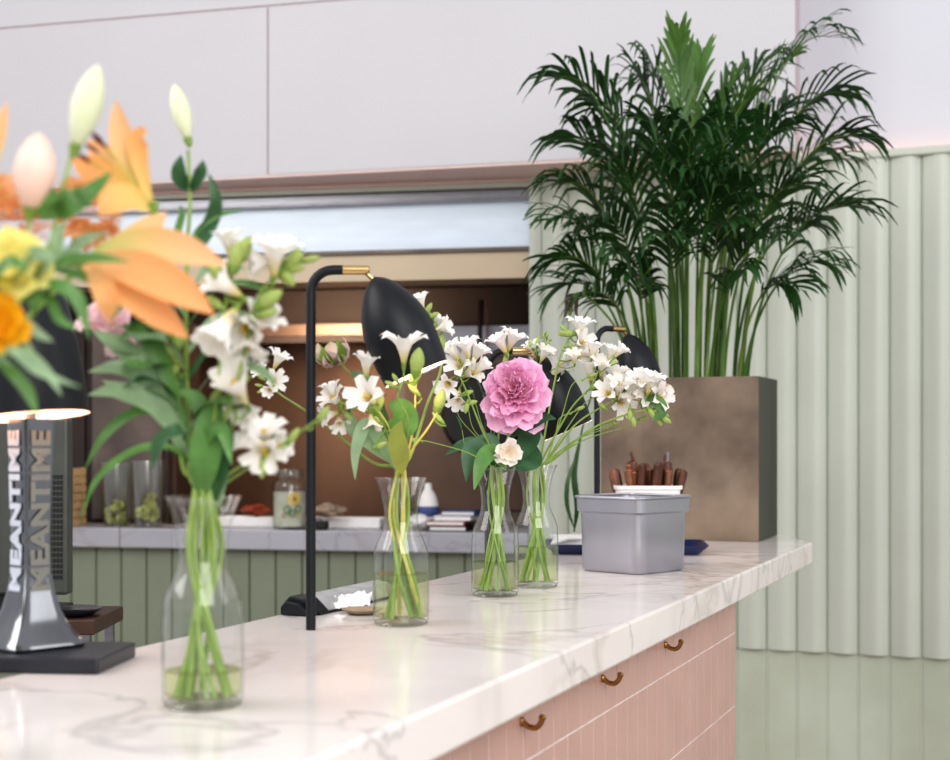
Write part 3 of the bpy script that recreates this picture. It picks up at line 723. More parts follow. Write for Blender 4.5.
freesia(P3, 2.40, [(498,450,2.4),(500,400,2.42),(504,360,2.42)],
    [(500,341,3,(-.5,1,.3),.85),(513,338,2,(.4,1,.3),.85)],
    [(507,356,0,(.4,.9,0),1.0)], 'freesia stem showing two white blooms above the pink peony')
for i in range(7):
    q = [(468,408),(475,400),(483,395),(488,405),(462,430),(455,398),(479,415)][i]
    root, P = stem_thing(P3, 'grass_stem', 'thin dark green grass-like stem left of the pink peony', 'stem', 'thin grass stems left of the peony', [(494-i*.5,452,2.38),(q[0]+6,q[1]+22,2.39),(q[0],q[1],2.40)], r=.0011)
    b = MB(); b.blade(crom([P[-1], P[-1]+UP*.014-RGT*.004, P[-1]+UP*.024-RGT*.010],3), .003, -FWD); b.build('leaf_tip', M_leaf_d, root)
root, P = stem_thing(P3, 'curved_stem', 'green stem curving far left from the peony carafe towards the second carafe', 'stem', None, [(492,466,2.34),(466,452,2.3),(430,442,2.27),(418,440,2.25)], r=.0014)
put(root, P, BUDG, 'bud', 414, 440, 2.25, (-1,.1,0), .8, L=.02)

# ---------------- carafe 4 : freesias fanning right
F4 = 'freesia stems fanned out of the farthest carafe'
freesia(P4, 2.50, [(540,460,2.51),(552,395,2.5),(562,350,2.5),(574,334,2.5)],
    [(580,325,3,(.1,1,.3),.85),(583,342,2,(.6,.4,.8),.85),(588,352,1,(.8,.4,.5),.8),(574,356,1,(-.1,.8,.6),.6)],
    [(568,333,1,(-1,.1,.1),.85),(562,327,0,(-.7,.7,0),.9),(560,334,0,(-.9,.2,0),.8),(570,345,0,(-.6,.6,0),.9)], 'tallest freesia of the farthest carafe, its top blooms beside the lamp arm', F4)
freesia(P4, 2.47, [(542,460,2.5),(570,410,2.48),(590,388,2.47),(598,372,2.47)],
    [(603,365,3,(.1,.9,.5),.85),(612,352,2,(.4,1,.3),.7),(621,350,1,(.7,.8,.3),.6),(594,348,1,(.2,1,.2),.7),(590,368,0,(-.1,1,.3),.9)],
    [(598,385,0,(.6,.3,0),1),(616,362,0,(.8,.4,0),.8)], 'freesia stem leaning right with upright blooms before the far lamp shade', F4)
freesia(P4, 2.44, [(546,462,2.5),(575,425,2.46),(605,405,2.44),(618,398,2.44)],
    [(607,392,2,(-.5,.5,.8),.85),(620,385,3,(.1,.9,.6),.9),(622,403,3,(.4,-.4,.8),.9),(617,373,1,(.2,1,.2),.8),(628,378,1,(.8,.6,.2),.7)],
    [(632,392,0,(.9,.1,0),1),(600,404,0,(-.6,.5,0),.9)], 'low freesia stem with star-shaped blooms right of the hanging lamp shade', F4)
root, P = freesia(P4, 2.42, [(550,462,2.49),(590,430,2.45),(622,416,2.43),(645,410,2.42),(660,408,2.42)],
    [(640,382,3,(-.1,.9,.6),.95),(652,380,2,(.3,1,.3),.9),(649,394,3,(.1,.1,1),.9),(660,396,2,(.5,.2,.8),.85),(636,394,1,(-.6,.5,.6),.8)],
    [(630,418,0,(0,-1,.1),1.1),(634,424,0,(.2,-1,.1),1),(654,416,0,(.5,-.7,.1),1.2),(660,422,0,(.3,-1,.1),1.2),(665,415,0,(.9,-.3,.1),1.2),(668,421,0,(.9,-.6,.1),1.1),(662,410,0,(.9,.2,0),1.1)], 'freesia arching farthest right, its green buds hanging before the plant pot', F4)
c = W(668,391,2.43); rosette(root, c, sdir(.8,.2,.8), .019, M_alst, 12, 'bud_bloom')
leafy(root, [W(640,405,2.43),W(655,400,2.42),W(662,412,2.41),W(652,420,2.41)], .022, M_leaf, prof=oval)
freesia(P4, 2.53, [(532,460,2.53),(535,420,2.54),(540,385,2.55),(540,360,2.55)],
    [(533,348,1,(-.3,.9,.4),.7),(545,352,2,(.4,.9,.4),.7),(557,368,2,(.5,.9,.3),.9),(553,378,1,(-.2,.6,.8),.8),(565,360,0,(.8,.7,.2),.6)],
    [(538,340,0,(.1,1,0),.9),(548,342,0,(.4,1,0),.9),(530,343,0,(-.5,1,0),.9),(552,350,0,(.7,.6,0),1)], 'freesia stem rising behind the right edge of the pink peony', F4)
for i, q in enumerate(((596,432),(610,424),(622,428),(586,402),(560,418),(572,385))):
    root, P = stem_thing(P4, 'flower_stem', 'thin green stem sweeping up to the right from the farthest carafe', 'stem', 'thin stems sweeping right from the farthest carafe', [(545,462,2.48),((545+q[0])/2+3,(462+q[1])/2-6,2.47),(q[0],q[1],2.46),(q[0]+16,q[1]-7,2.46)], r=.0015)
    put(root, P, BUDG, 'bud', q[0]+21, q[1]-10, 2.46, (1,.4,0), .8, L=.02)
def wisp(V, path, label, group=None):
    root, P = stem_thing(V, 'filler_sprig', label, 'foliage', group, path, r=.001)
    for k in range(12):
        p = P[-1-k]+Vector((RS.uniform(-.012,.012),RS.uniform(-.012,.012),RS.uniform(.0,.014)))
        inst(BUDG, 'bud', root, p, rotto(Vector((RS.uniform(-1,1),RS.uniform(-1,1),1))), RS.uniform(.35,.6))
        b = MB(); b.tube([P[-1-k], p], .0006, 4); b.build('flower_stalk', M_calyx, root)
wisp(P4, [(530,450,2.55),(526,400,2.57),(538,350,2.57),(552,340,2.57)], 'airy green sprig of tiny buds above and right of the peony')

# ---------------- carafe 1 (near, blurred): lily bud, freesias, strap leaves
root, P = stem_thing(P1, 'lily', 'tall lily stem with a single closed white bud at top left', 'flower', None, [(192,480,1.42),(188,420,1.42),(186,340,1.42),(187,255,1.42),(190,205,1.42),(189,170,1.42),(188,150,1.42)], r=.0031)
LB = bud_mesh('bud', M_lilybud, .056, .0102)
inst(LB, 'bud', root, W(188,140,1.42), rotto(sdir(-.25,1,0)), 1.0)
for pts, w, mm in (([(189,190,1.42),(181,180,1.41),(179,168,1.40),(181,155,1.40)], .016, M_leaf_d), ([(189,190,1.42),(196,182,1.41),(201,172,1.40),(203,160,1.40)], .016, M_leaf_d),
                   ([(186,262,1.42),(205,235,1.41),(216,205,1.40),(209,173,1.40)], .016, M_leaf_d), ([(187,250,1.42),(200,228,1.41),(222,214,1.4),(244,210,1.4)], .006, M_leaf),
                   ([(187,255,1.42),(178,235,1.41),(182,215,1.41),(180,205,1.41)], .008, M_leaf)):
    leafy(root, [W(*q) for q in pts], w, mm, prof=oval)
for i in range(16):
    y0 = 415-i*9.0; sgn = -1 if i % 3 else 1; ln = RS.uniform(55,95)
    x0 = 187
    leafy(root, [W(x0,y0+20,1.42), W(x0+sgn*ln*.35,y0-ln*.20,1.41+RS.uniform(-.03,.03)), W(x0+sgn*ln*.75,y0-ln*.22,1.40+RS.uniform(-.05,.05)), W(x0+sgn*ln,y0-ln*RS.uniform(-.1,.35),1.40+RS.uniform(-.06,.06))], RS.uniform(.014,.020), [M_leaf,M_leaf_g,M_leaf_d,M_leaf_g][i%4], prof=strap, nrm=UP-FWD*.6)
root, P = stem_thing(P1, 'strap_leaf_stem', 'stem with long strap leaves arching down to the left of the nearest carafe', 'foliage', None, [(184,470,1.40),(178,440,1.40),(170,425,1.40)], r=.0035)
for pts, w, mm in (([(184,455,1.40),(165,415,1.39),(135,412,1.38),(105,435,1.37),(84,470,1.37)], .011, M_leaf), ([(190,462,1.40),(170,447,1.39),(135,450,1.38),(98,478,1.37),(80,520,1.37)], .008, M_leaf),
                   ([(186,455,1.4),(160,410,1.38),(120,392,1.36),(88,395,1.34)], .020, M_leaf_g), ([(186,440,1.4),(150,385,1.38),(120,368,1.36),(88,372,1.35)], .018, M_leaf_g),
                   ([(186,430,1.4),(150,370,1.4),(118,345,1.4),(92,330,1.4)], .02, M_leaf_g), ([(186,430,1.4),(160,360,1.4),(140,330,1.4),(118,340,1.4)], .018, M_leaf),
                   ([(196,480,1.4),(205,440,1.38),(222,430,1.37),(232,465,1.36)], .016, M_leaf), ([(200,500,1.4),(205,460,1.38),(212,420,1.38),(222,400,1.38)], .032, M_leaf),
                   ([(214,500,1.4),(218,470,1.39),(224,440,1.38),(226,415,1.38)], .022, M_leaf_d), ([(196,470,1.4),(206,430,1.4),(196,400,1.4),(176,390,1.4)], .018, M_leaf),
                   ([(190,450,1.4),(182,430,1.36),(160,440,1.35),(152,470,1.35)], .014, M_leaf_d), ([(212,530,1.41),(216,500,1.4),(222,470,1.4),(218,440,1.4)], .014, M_leaf_g)):
    leafy(root, [W(*q) for q in pts], w, mm, prof=strap if w < .03 else oval, nrm=UP*.5-FWD)
F1 = 'freesia stems in the nearest carafe'
freesia(P1, 1.36, [(205,480,1.4),(214,420,1.38),(220,360,1.37),(226,300,1.36),(228,262,1.36)],
    [(228,240,1,(-.1,.9,.2),.62),(222,283,1,(-.7,.5,.4),.8),(220,331,0,(-.4,-.7,.4),1.05),(240,250,0,(.3,1,.2),.6)],
    [(236,258,1,(.2,1,0),.9),(244,250,1,(.4,1,0),.8),(212,300,0,(-.7,.6,0),1),(216,272,1,(-.4,.8,.1),.7)], 'freesia stem rising highest with white blooms beside the orange lily', F1)
freesia(P1, 1.37, [(208,482,1.4),(225,420,1.38),(240,370,1.37),(252,320,1.37),(262,290,1.37),(280,272,1.37)],
    [(275,252,2,(.1,.9,.3),.9),(262,262,0,(-.9,-.1,.3),.7),(244,328,1,(-.3,-.5,.6),1.05),(260,320,1,(.5,.6,.5),.85),(248,346,1,(.1,-.9,.4),.8)],
    [(292,262,1,(.7,.6,0),.8),(296,252,0,(.7,.8,0),.9),(300,268,0,(1,.2,0),.9),(285,275,1,(.5,-.6,.2),.8),(268,300,1,(.6,.4,0),.9),(272,312,0,(.8,.2,0),1),(315,258,0,(1,.3,0),.8)], 'freesia stem with the largest group of white blooms above the nearest carafe', F1)
freesia(P1, 1.38, [(210,484,1.4),(228,440,1.39),(236,415,1.38)],
    [(235,384,0,(-.2,.5,.5),1.0),(238,404,1,(.2,-.8,.5),.75)],
    [(246,378,0,(.8,.5,0),1)], 'short freesia stem whose blooms hang low at the right of the nearest carafe', F1)
freesia(P1, 1.40, [(212,486,1.41),(240,466,1.4),(256,456,1.40),(262,448,1.40)],
    [(264,432,3,(.2,1,.6),.75),(250,440,1,(-.8,.5,.4),.8),(264,452,3,(.0,-.6,.9),.75),(277,446,1,(.8,.1,.5),.6)],
    [(266,466,0,(.2,-1,0),1.1),(262,472,0,(-.1,-1,0),1.1),(280,458,0,(.9,-.3,0),1),(272,462,0,(.6,-.8,0),1)], 'freesia stem lowest right of the nearest carafe, level with its rim', F1)
for i, q in enumerate(((290,440),(320,418),(212,400))):
    root, P = stem_thing(P1, 'flower_stem', 'long green stem crossing right from the nearest carafe towards the lamp pole' if i < 2 else 'short upright green stem among the leaves of the nearest carafe', 'stem', 'long stems of the nearest carafe' if i < 2 else None, [(220,486,1.41),(q[0]*.5+110,q[1]*.5+243,1.4),(q[0],q[1],1.4)], r=.0018)
    put(root, P, BUDG, 'bud', q[0]+4, q[1]-5, 1.4, (.6,.8,0), .9, L=.02)
root, P = stem_thing(P1, 'alstroemeria', 'pale pink alstroemeria partly hidden between black shade and lily', 'flower', None, [(195,470,1.42),(165,400,1.44),(130,355,1.45),(112,345,1.45)], r=.002)
for q in ((114,326,(-.1,.8,.6),.8),(96,322,(-.6,.6,.5),.75),(118,342,(.4,-.1,.8),.6)): put(root, P, AL[0], 'blossom', q[0], q[1], 1.45, q[2], q[3])
root, P = stem_thing(P1, 'budding_stem', 'thin stem of small white and green buds left of the white freesias', 'flower', None, [(192,470,1.4),(180,400,1.41),(168,355,1.41),(160,340,1.41)], r=.0018)
for q in ((155,336,2,(-.6,.8,0),.9),(166,348,0,(-.5,.8,0),1),(172,356,0,(-.6,.6,0),1),(176,368,0,(.6,.8,0),1),(178,340,1,(.2,1,0),.8)): put(root, P, [BUDG,BUDGL,BUDW][q[2]], 'bud', q[0], q[1], 1.41, q[3], q[4], L=.025)

# ---------------- near left bouquet (orange lilies), carafe outside the frame
def cpath(path): return path
D0 = 1.15
def lily(base_, tips, stem, label, m, w=.030, anth=None):
    root, P = stem_thing(P0_, 'orange_lily', label, 'flower', None, stem, r=.003)
    B = W(*base_)
    fl = MB(); fl.lathe([(.002,-.006),(.005,0),(.007,.006)], 10, Matrix.Translation(B) @ rotto((W(*tips[0][:3])-B)).to_4x4()); bl = fl.build('blossom', M_calyx, root)
    for tp in tips:
        T_ = W(*tp[:3]); ctrl = W(*tp[3]) if len(tp) > 3 and tp[3] else (B+T_)/2 + UP*.006
        ww = (tp[4] if len(tp) > 4 else w)*.76
        P_ = bez(B, B*.5+ctrl*.5, ctrl, T_, 12)
        b = MB(); b.blade(P_, ww, -FWD + UP*.25, prof=lambda u: .22+.9*math.sin(min(1, u*1.02)*math.pi*.72)**1.2 if u < .68 else max(.05, 1.08*(1-((u-.68)/.32)**2.6)), cup=.34, nv=6, ruf=.012)
        b.build('petal', M_lily3 if tp is tips[0] or (len(tips) > 4 and tp is tips[4]) else m, bl, origin=B)
    if anth:
        for q in anth:
            b = MB(); e = W(*q); b.tube([B, (B+e)/2+UP*.004, e], .0009, 5); b.tube([e-RGT*.005+UP*.003, e, e+RGT*.005-UP*.004], [.0012,.0022,.0012], 6, 1); b.build('stamen', [M_stem_y, M_anther], bl)
    return root, P
lily((82,263,1.15), [(226,266,1.16,(150,232,1.17),.034),(214,314,1.10,(145,262,1.09),.036),(188,338,1.12,(130,290,1.10),.030),(108,322,1.12,(112,288,1.09),.022),(166,212,1.20,(140,242,1.19),.026)],
     [(-50,440,1.17),(-15,350,1.16),(30,290,1.15),(60,268,1.15),(80,263,1.15)], 'large orange lily with petals pointing right, nearest the viewer', M_lily)
lily((153,210,1.22), [(116,100,1.22,(122,160,1.23),.026),(148,131,1.21,(130,132,1.22),.020),(72,160,1.20,(105,175,1.20),.032),(100,215,1.18,(120,190,1.18),.034),(88,140,1.25,(110,165,1.26),.028)],
     [(-45,440,1.18),(10,340,1.2),(90,260,1.22),(140,228,1.22),(152,214,1.22)], 'orange lily opening up to the left behind the tall white bud', M_lily2, anth=[(100,142,1.17),(92,148,1.17),(96,136,1.17),(84,158,1.17)])
lily((-40,215,1.15), [(7,102,1.15,(-8,170,1.15),.020),(-60,130,1.15),(-85,180,1.15),(-20,150,1.2)], [(-70,440,1.17),(-60,330,1.15),(-42,225,1.15)], 'orange lily cut by the left frame edge, one petal tip visible', M_lily)
def budstem(path, b0, dr, L, r, m, label, group=None):
    root, P = stem_thing(P0_, 'lily_bud', label, 'flower', group, path, r=.0026)
    me_ = bud_mesh('bud', m, L, r); inst(me_, 'bud', root, W(*b0), rotto(sdir(*dr)), 1.0); return root
r_ = budstem([(-55,440,1.17),(0,330,1.14),(45,255,1.12),(62,190,1.12),(72,152,1.12)], (75,148,1.12), (.28,1,0), .066, .0125, M_lilybud, 'large pale white-green lily bud standing upright at the left')
for pts, w, mm in (([(60,215,1.12),(48,205,1.1),(45,192,1.1),(48,182,1.1)], .026, M_leaf), ([(58,218,1.12),(66,205,1.1),(78,196,1.1),(72,188,1.1)], .022, M_leaf), ([(66,205,1.12),(78,202,1.1),(95,188,1.1),(112,172,1.1)], .014, M_leaf)):
    leafy(r_, [W(*q) for q in pts], w, mm, prof=oval, nrm=-FWD)
budstem([(-60,440,1.17),(-20,340,1.12),(20,265,1.1),(30,218,1.1)], (30,212,1.1), (.12,1,0), .060, .0165, M_lilypink, 'blush pink closed lily bud at the far left')
def puff(c, R, n, m, label, cat, path, name, sz=.006):
    root, P = stem_thing(P0_, name, label, cat, None, path, r=.0024)
    rnd = random.Random(n); b = MB()
    for k in range(n):
        v = Vector((rnd.gauss(0,1), rnd.gauss(0,1), rnd.gauss(0,1))).normalized()*R*rnd.uniform(.5,1)
        p = c+v; a = frame(v); 
        b.blade([p, p+v.normalized()*sz, p+v.normalized()*sz*2+a[0]*sz*.6], sz*1.6, a[1], nv=2, mi=0)
    b.build('flower_head', m, root); 
    return root
puff(W(8,222,1.2), .030, 420, M_peach, 'fluffy peach filler flower at the left frame edge', 'flower', [(-60,440,1.18),(-30,330,1.2),(5,235,1.2)], 'filler_flower')
puff(W(88,212,1.24), .026, 300, M_peach, 'fluffy peach and green filler flower behind the buds, below the rear orange lily', 'flower', [(-50,440,1.18),(20,330,1.2),(80,230,1.24)], 'filler_flower')
root, P = stem_thing(P0_, 'yellow_flower', 'pale yellow bloom at the left edge above the black shade', 'flower', None, [(-60,440,1.17),(-30,330,1.1),(0,272,1.08)], r=.0024)
rosette(root, W(5,258,1.07), sdir(.3,.5,1), .032, M_yel, 18)
root, P = stem_thing(P0_, 'yellow_flower', 'small deep yellow bloom cut by the left edge, lower than the pale one', 'flower', None, [(-65,440,1.17),(-40,370,1.1),(-8,325,1.06)], r=.0024)
rosette(root, W(-6,320,1.05), sdir(.3,.2,1), .022, M_yel2, 14)
root, P = stem_thing(P0_, 'leafy_stem', 'stem with many narrow green leaves drooping over the black conical shade', 'foliage', None, [(-55,440,1.16),(-20,350,1.12),(20,295,1.11),(50,272,1.11)], r=.003)
for pts, w, mm in (([(30,285,1.1),(60,262,1.1),(95,258,1.1),(130,262,1.1)], .010, M_leaf), ([(30,285,1.1),(55,255,1.1),(58,235,1.1),(66,220,1.1)], .011, M_leaf_g),
    ([(25,290,1.1),(45,262,1.08),(30,255,1.08),(12,285,1.07)], .014, M_leaf_g), ([(25,292,1.1),(55,285,1.08),(78,300,1.08),(90,340,1.08)], .012, M_leaf),
    ([(0,330,1.1),(20,320,1.08),(40,335,1.08),(54,342,1.08)], .008, M_leaf_g), ([(-10,340,1.1),(15,345,1.08),(45,370,1.08),(62,396,1.08)], .009, M_leaf_g),
    ([(-10,350,1.1),(10,370,1.08),(28,392,1.08),(38,416,1.08)], .010, M_leaf), ([(0,320,1.1),(18,335,1.08),(30,355,1.07),(36,366,1.07)], .008, M_leaf_g),
    ([(40,280,1.1),(62,262,1.12),(85,240,1.14),(110,232,1.16)], .012, M_leaf_g), ([(50,270,1.11),(80,275,1.12),(100,290,1.14),(112,312,1.15)], .012, M_leaf),
    ([(0,300,1.08),(-5,280,1.06),(10,262,1.05),(30,270,1.05)], .012, M_leaf), ([(-20,360,1.1),(10,350,1.05),(40,372,1.04),(82,388,1.04)], .008, M_leaf_g),
    ([(30,290,1.1),(50,300,1.09),(60,320,1.08),(80,330,1.08)], .008, M_leaf), ([(10,300,1.1),(22,290,1.09),(34,300,1.08),(34,318,1.08)], .012, M_leaf)):
    leafy(root, [W(*q) for q in pts], w, mm, prof=strap, nrm=UP*.6-FWD)

# ------------------------------------------------------------------ PLANTER + PALM
PX0, PX1, PY0, PY1 = -1.085, -.677, 3.607, 3.87
pb = Vector(((PX0+PX1)/2, (PY0+PY1)/2, CT)); ZP = CT+.412
root = thing('planter_box', pb, 'tall square rust-brown concrete planter at the far end of the counter', 'planter')
b = MB(); n = 12; w_ = .022
def face_grid(mb, p00, p10, p11, p01, mi):
    mb.add([p00,p10,p11,p01], [(0,1,2,3)], mi)
x0,x1,y0,y1,z0,z1 = PX0,PX1,PY0,PY1,CT+.001,ZP
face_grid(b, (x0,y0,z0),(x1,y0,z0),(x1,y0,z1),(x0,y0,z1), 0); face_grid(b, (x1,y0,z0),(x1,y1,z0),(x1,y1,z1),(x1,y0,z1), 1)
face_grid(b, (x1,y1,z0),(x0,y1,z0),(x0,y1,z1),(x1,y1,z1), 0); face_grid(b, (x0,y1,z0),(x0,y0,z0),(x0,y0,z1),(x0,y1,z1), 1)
a0,a1,c0,c1 = x0+w_,x1-w_,y0+w_,y1-w_; zi = z1-.05
for q in (((x0,y0,z1),(x1,y0,z1),(a1,c0,z1),(a0,c0,z1)),((x1,y0,z1),(x1,y1,z1),(a1,c1,z1),(a1,c0,z1)),((x1,y1,z1),(x0,y1,z1),(a0,c1,z1),(a1,c1,z1)),((x0,y1,z1),(x0,y0,z1),(a0,c0,z1),(a0,c1,z1)),
          ((a0,c0,z1),(a1,c0,z1),(a1,c0,zi),(a0,c0,zi)),((a1,c0,z1),(a1,c1,z1),(a1,c1,zi),(a1,c0,zi)),((a1,c1,z1),(a0,c1,z1),(a0,c1,zi),(a1,c1,zi)),((a0,c1,z1),(a0,c0,z1),(a0,c0,zi),(a0,c1,zi))): face_grid(b, *q, 0)
face_grid(b, (x0,y0,z0),(x0,y1,z0),(x1,y1,z0),(x1,y0,z0), 0)
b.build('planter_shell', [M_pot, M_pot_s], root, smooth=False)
b = MB(); b.box((a0-.003,c0-.003,z1-.075),(a1+.003,c1+.003,z1-.028)); b.build('soil', M_soil, root, smooth=False)
for q in ((747,488,.006),(755,470,.003),(744,494,.004)):
    pass
palm = thing('areca_palm', (pb.x, pb.y, ZP-.03), 'large bushy green areca palm growing in the rust-brown planter', 'plant')
PR_ = random.Random(21)
def frond(tip, bx, dd=0.0, light=False, nl=26, ll=.17, start=.42, wl=.0125, droop=.06, rise=.5, cane_m=M_cane):
    B = Vector((pb.x+ (bx-.5)*.30, pb.y+PR_.uniform(-.08,.08), ZP-.03))
    T_ = W(*tip)
    mid = W(708, 230, 3.7); T_ = mid.lerp(T_, .91)
    h = T_.z-B.z
    side = Vector((T_.x-B.x, T_.y-B.y, 0))
    c1_ = B + side*.05 + UP*max(.18, h*rise)
    c2_ = B + side*.5 + UP*(h+droop)
    P = bez(B, c1_, c2_, T_, 22)
    b = MB(); k = len(P); b.tube(P, [.0048*(1-.75*i/(k-1)) for i in range(k)], 6, 0)
    roll = PR_.uniform(-.6,.6)
    for i in range(nl):
        u = start+(1-start)*(i+.5)/nl; f = u*(k-1); j = int(f); p = P[j].lerp(P[min(j+1,k-1)], f-j)
        t = (P[min(j+1,k-1)]-P[max(j-1,0)]).normalized()
        sd = t.cross(UP); 
        if sd.length < .15: sd = t.cross(FWD)
        sd.normalize(); sd = Matrix.Rotation(roll, 3, t) @ sd; up = sd.cross(t).normalized()
        L = ll*(math.sin(math.pi*(.16+.74*(i+.5)/nl))**.6)*(1-.25*i/nl)*PR_.uniform(.8,1.1)
        for s_ in (-1, 1):
            dr = (t*(1.0+.6*i/nl)*(1.6 if light else 1) + sd*s_*PR_.uniform(.5,.85) + up*PR_.uniform(-.05,.35)).normalized()
            g = PR_.uniform(.3,1.1)*(.3 if light else 1)
            q1 = p + dr*L*.4; q2 = p + dr*L*.75 - UP*L*.10*g*2; q3 = p + dr*L*.98 - UP*L*.38*g*1.6
            pp = crom([p, q1, q2, q3], 2)
            b.blade(pp, wl*PR_.uniform(.8,1.2), up, prof=lambda u: max(.06, math.sin(math.pi*(.12+.86*u))**.75), cup=-.25, nv=2, mi=1)
    # terminal leaflet
    b.blade([P[-1], P[-1]+t*ll*.25, P[-1]+t*ll*.4-UP*.02], wl, UP, nv=2, mi=1)
    return b.build('frond', [cane_m, M_palm_l if light else M_palm], palm)
tips = [((545,62,3.65),.2,.0,0),((585,95,3.75),.25,0,0),((675,22,3.7),.45,0,1),((700,45,3.8),.5,0,1),((735,70,3.8),.6,0,1),((843,18,3.7),.8,0,0),((855,80,3.75),.85,0,0),((872,128,3.7),.9,0,0),
        ((868,205,3.65),.95,0,0),((852,150,3.9),.9,0,0),((838,268,3.6),.95,0,0),((800,292,3.6),.9,0,0),((556,130,3.8),.15,0,0),((548,180,3.7),.1,0,0),((540,218,3.6),.05,0,0),
        ((543,262,3.65),.05,0,0),((548,292,3.75),.02,0,0),((570,300,3.45),.0,0,0),((600,150,3.5),.2,0,0),((640,110,3.5),.4,0,0),((690,120,3.45),.5,0,0),((740,110,3.5),.6,0,0),((790,120,3.55),.75,0,0),
        ((815,180,3.5),.8,0,0),((780,235,3.4),.7,0,0),((725,225,3.4),.6,0,0),((660,235,3.35),.4,0,0),((610,255,3.4),.2,0,0),((590,215,3.5),.1,0,0),((630,65,3.8),.3,0,0),((770,60,3.85),.7,0,0),((800,40,3.8),.75,0,1),
        ((820,225,3.75),.85,0,0),((750,170,3.4),.65,0,0),((610,190,3.9),.2,0,0),((760,200,4.0),.7,0,0),((570,240,3.9),.1,0,0),((690,165,3.45),.5,0,0),((668,205,3.42),.42,0,0),((722,180,3.4),.6,0,0),((705,110,3.9),.55,0,0),((740,235,3.9),.7,0,0),((655,150,3.9),.35,0,0),
        ((630,285,3.4),.1,0,0),((745,275,3.4),.7,0,0),((720,140,3.9),.6,0,0),((645,60,3.9),.4,0,0),((752,85,3.7),.62,0,1),((810,100,3.95),.8,0,0)]
for i, (tp, bx, dd, lt) in enumerate(tips):
    up_h = tp[1]
    low = up_h > 210
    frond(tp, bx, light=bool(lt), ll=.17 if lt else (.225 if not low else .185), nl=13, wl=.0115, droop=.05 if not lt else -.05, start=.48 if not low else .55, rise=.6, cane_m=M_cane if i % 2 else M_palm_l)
# drooping dead leaf and hanging leaf left of the planter
b = MB(); P = crom([Vector((PX0+.03,3.75,ZP-.03)), W(622,340,3.6), W(592,300,3.55), W(574,296,3.5), W(570,318,3.5)], 6); b.tube(P, [.003]*(len(P)-6)+[.002]*6, 5)
for w2 in (-.01, .0, .012): b.blade(crom([P[-10], P[-6]+RGT*w2+UP*.004, P[-3]+RGT*w2, P[-1]+RGT*w2*1.5], 4), .010, -FWD, mi=1, nv=2)
b.build('frond', [M_cane, M_table], palm)
b = MB(); P = crom([Vector((PX0+.03,3.64,ZP-.03)), Vector((PX0+.005,3.62,ZP+.02)), W(590,400,3.5), W(580,440,3.47), W(574,475,3.46), W(577,505,3.46), W(574,532,3.46)], 5)
b.tube(P, .0022, 5); b.blade(P[14:], .016, -FWD+RGT*.3, mi=1, nv=2); b.blade(crom([P[-14], W(568,480,3.45), W(567,505,3.45), W(574,528,3.45)],4), .011, -FWD, mi=1, nv=2); b.build('frond', [M_palm, M_palm], palm)

# ------------------------------------------------------------------ METAL BIN, TRAY, CUTLERY
cr = onz(640, 575.5, CT)      # near corner
aR = math.atan2(.112, .105); ux = (RGT*math.cos(aR)+FWD*math.sin(aR)); uy = (RGT*-math.sin(aR)+FWD*math.cos(aR))
Wd, Dp, Hh = .164, .156, .147
cen = cr + ux*(Wd/2-.002) + uy*(Dp/2-.002)
root = thing('steel_food_bin', cen, 'open silver metal food bin with a rolled rim on the marble', 'container')
TB = Matrix.Translation(cen) @ Matrix.Rotation(math.atan2(ux.y, ux.x), 4, 'Z')
def rrect(hx, hy, r, z, n=6):
    o = []
    for cx, cy, a0 in ((hx-r,hy-r,0),(-hx+r,hy-r,90),(-hx+r,-hy+r,180),(hx-r,-hy+r,270)):
        for i in range(n+1):
            a = R_(a0+90*i/n); o.append((cx+r*math.cos(a), cy+r*math.sin(a), z))
    return o
def rloft(mb, secs, T, mi=0, capb=True, capt=False):
    m = len(rrect(1,1,.1,0)); vs = []
    for hx, hy, r, z in secs: vs += rrect(hx, hy, r, z)
    fs = [(i*m+j, i*m+(j+1)%m, (i+1)*m+(j+1)%m, (i+1)*m+j) for i in range(len(secs)-1) for j in range(m)]
    if capb: fs.append(tuple(range(m-1,-1,-1)))
    if capt: fs.append(tuple(range((len(secs)-1)*m, len(secs)*m)))
    mb.add(vs, fs, mi, T)
hx, hy = Wd/2, Dp/2
b = MB(); rloft(b, [(hx-.006,hy-.006,.022,.001),(hx-.002,hy-.002,.026,.006),(hx,hy,.026,Hh-.034),(hx+.004,hy+.004,.020,Hh-.030),(hx+.0045,hy+.0045,.020,Hh-.004),
    (hx+.0015,hy+.0015,.018,Hh-.006),(hx-.002,hy-.002,.018,Hh-.030),(hx-.008,hy-.008,.016,.008)], TB)
rloft(b, [(hx-.008,hy-.008,.016,.008)], TB, capb=False, capt=True)
b.build('bin_body', M_bin, root)
b = MB(); ring = [TB @ Vector(p) for p in rrect(hx+.005, hy+.005, .02, Hh-.003, 6)]; ring.append(ring[0]); b.tube(ring, .0032, 8, cap=False); b.build('rolled_rim', M_bin, root)
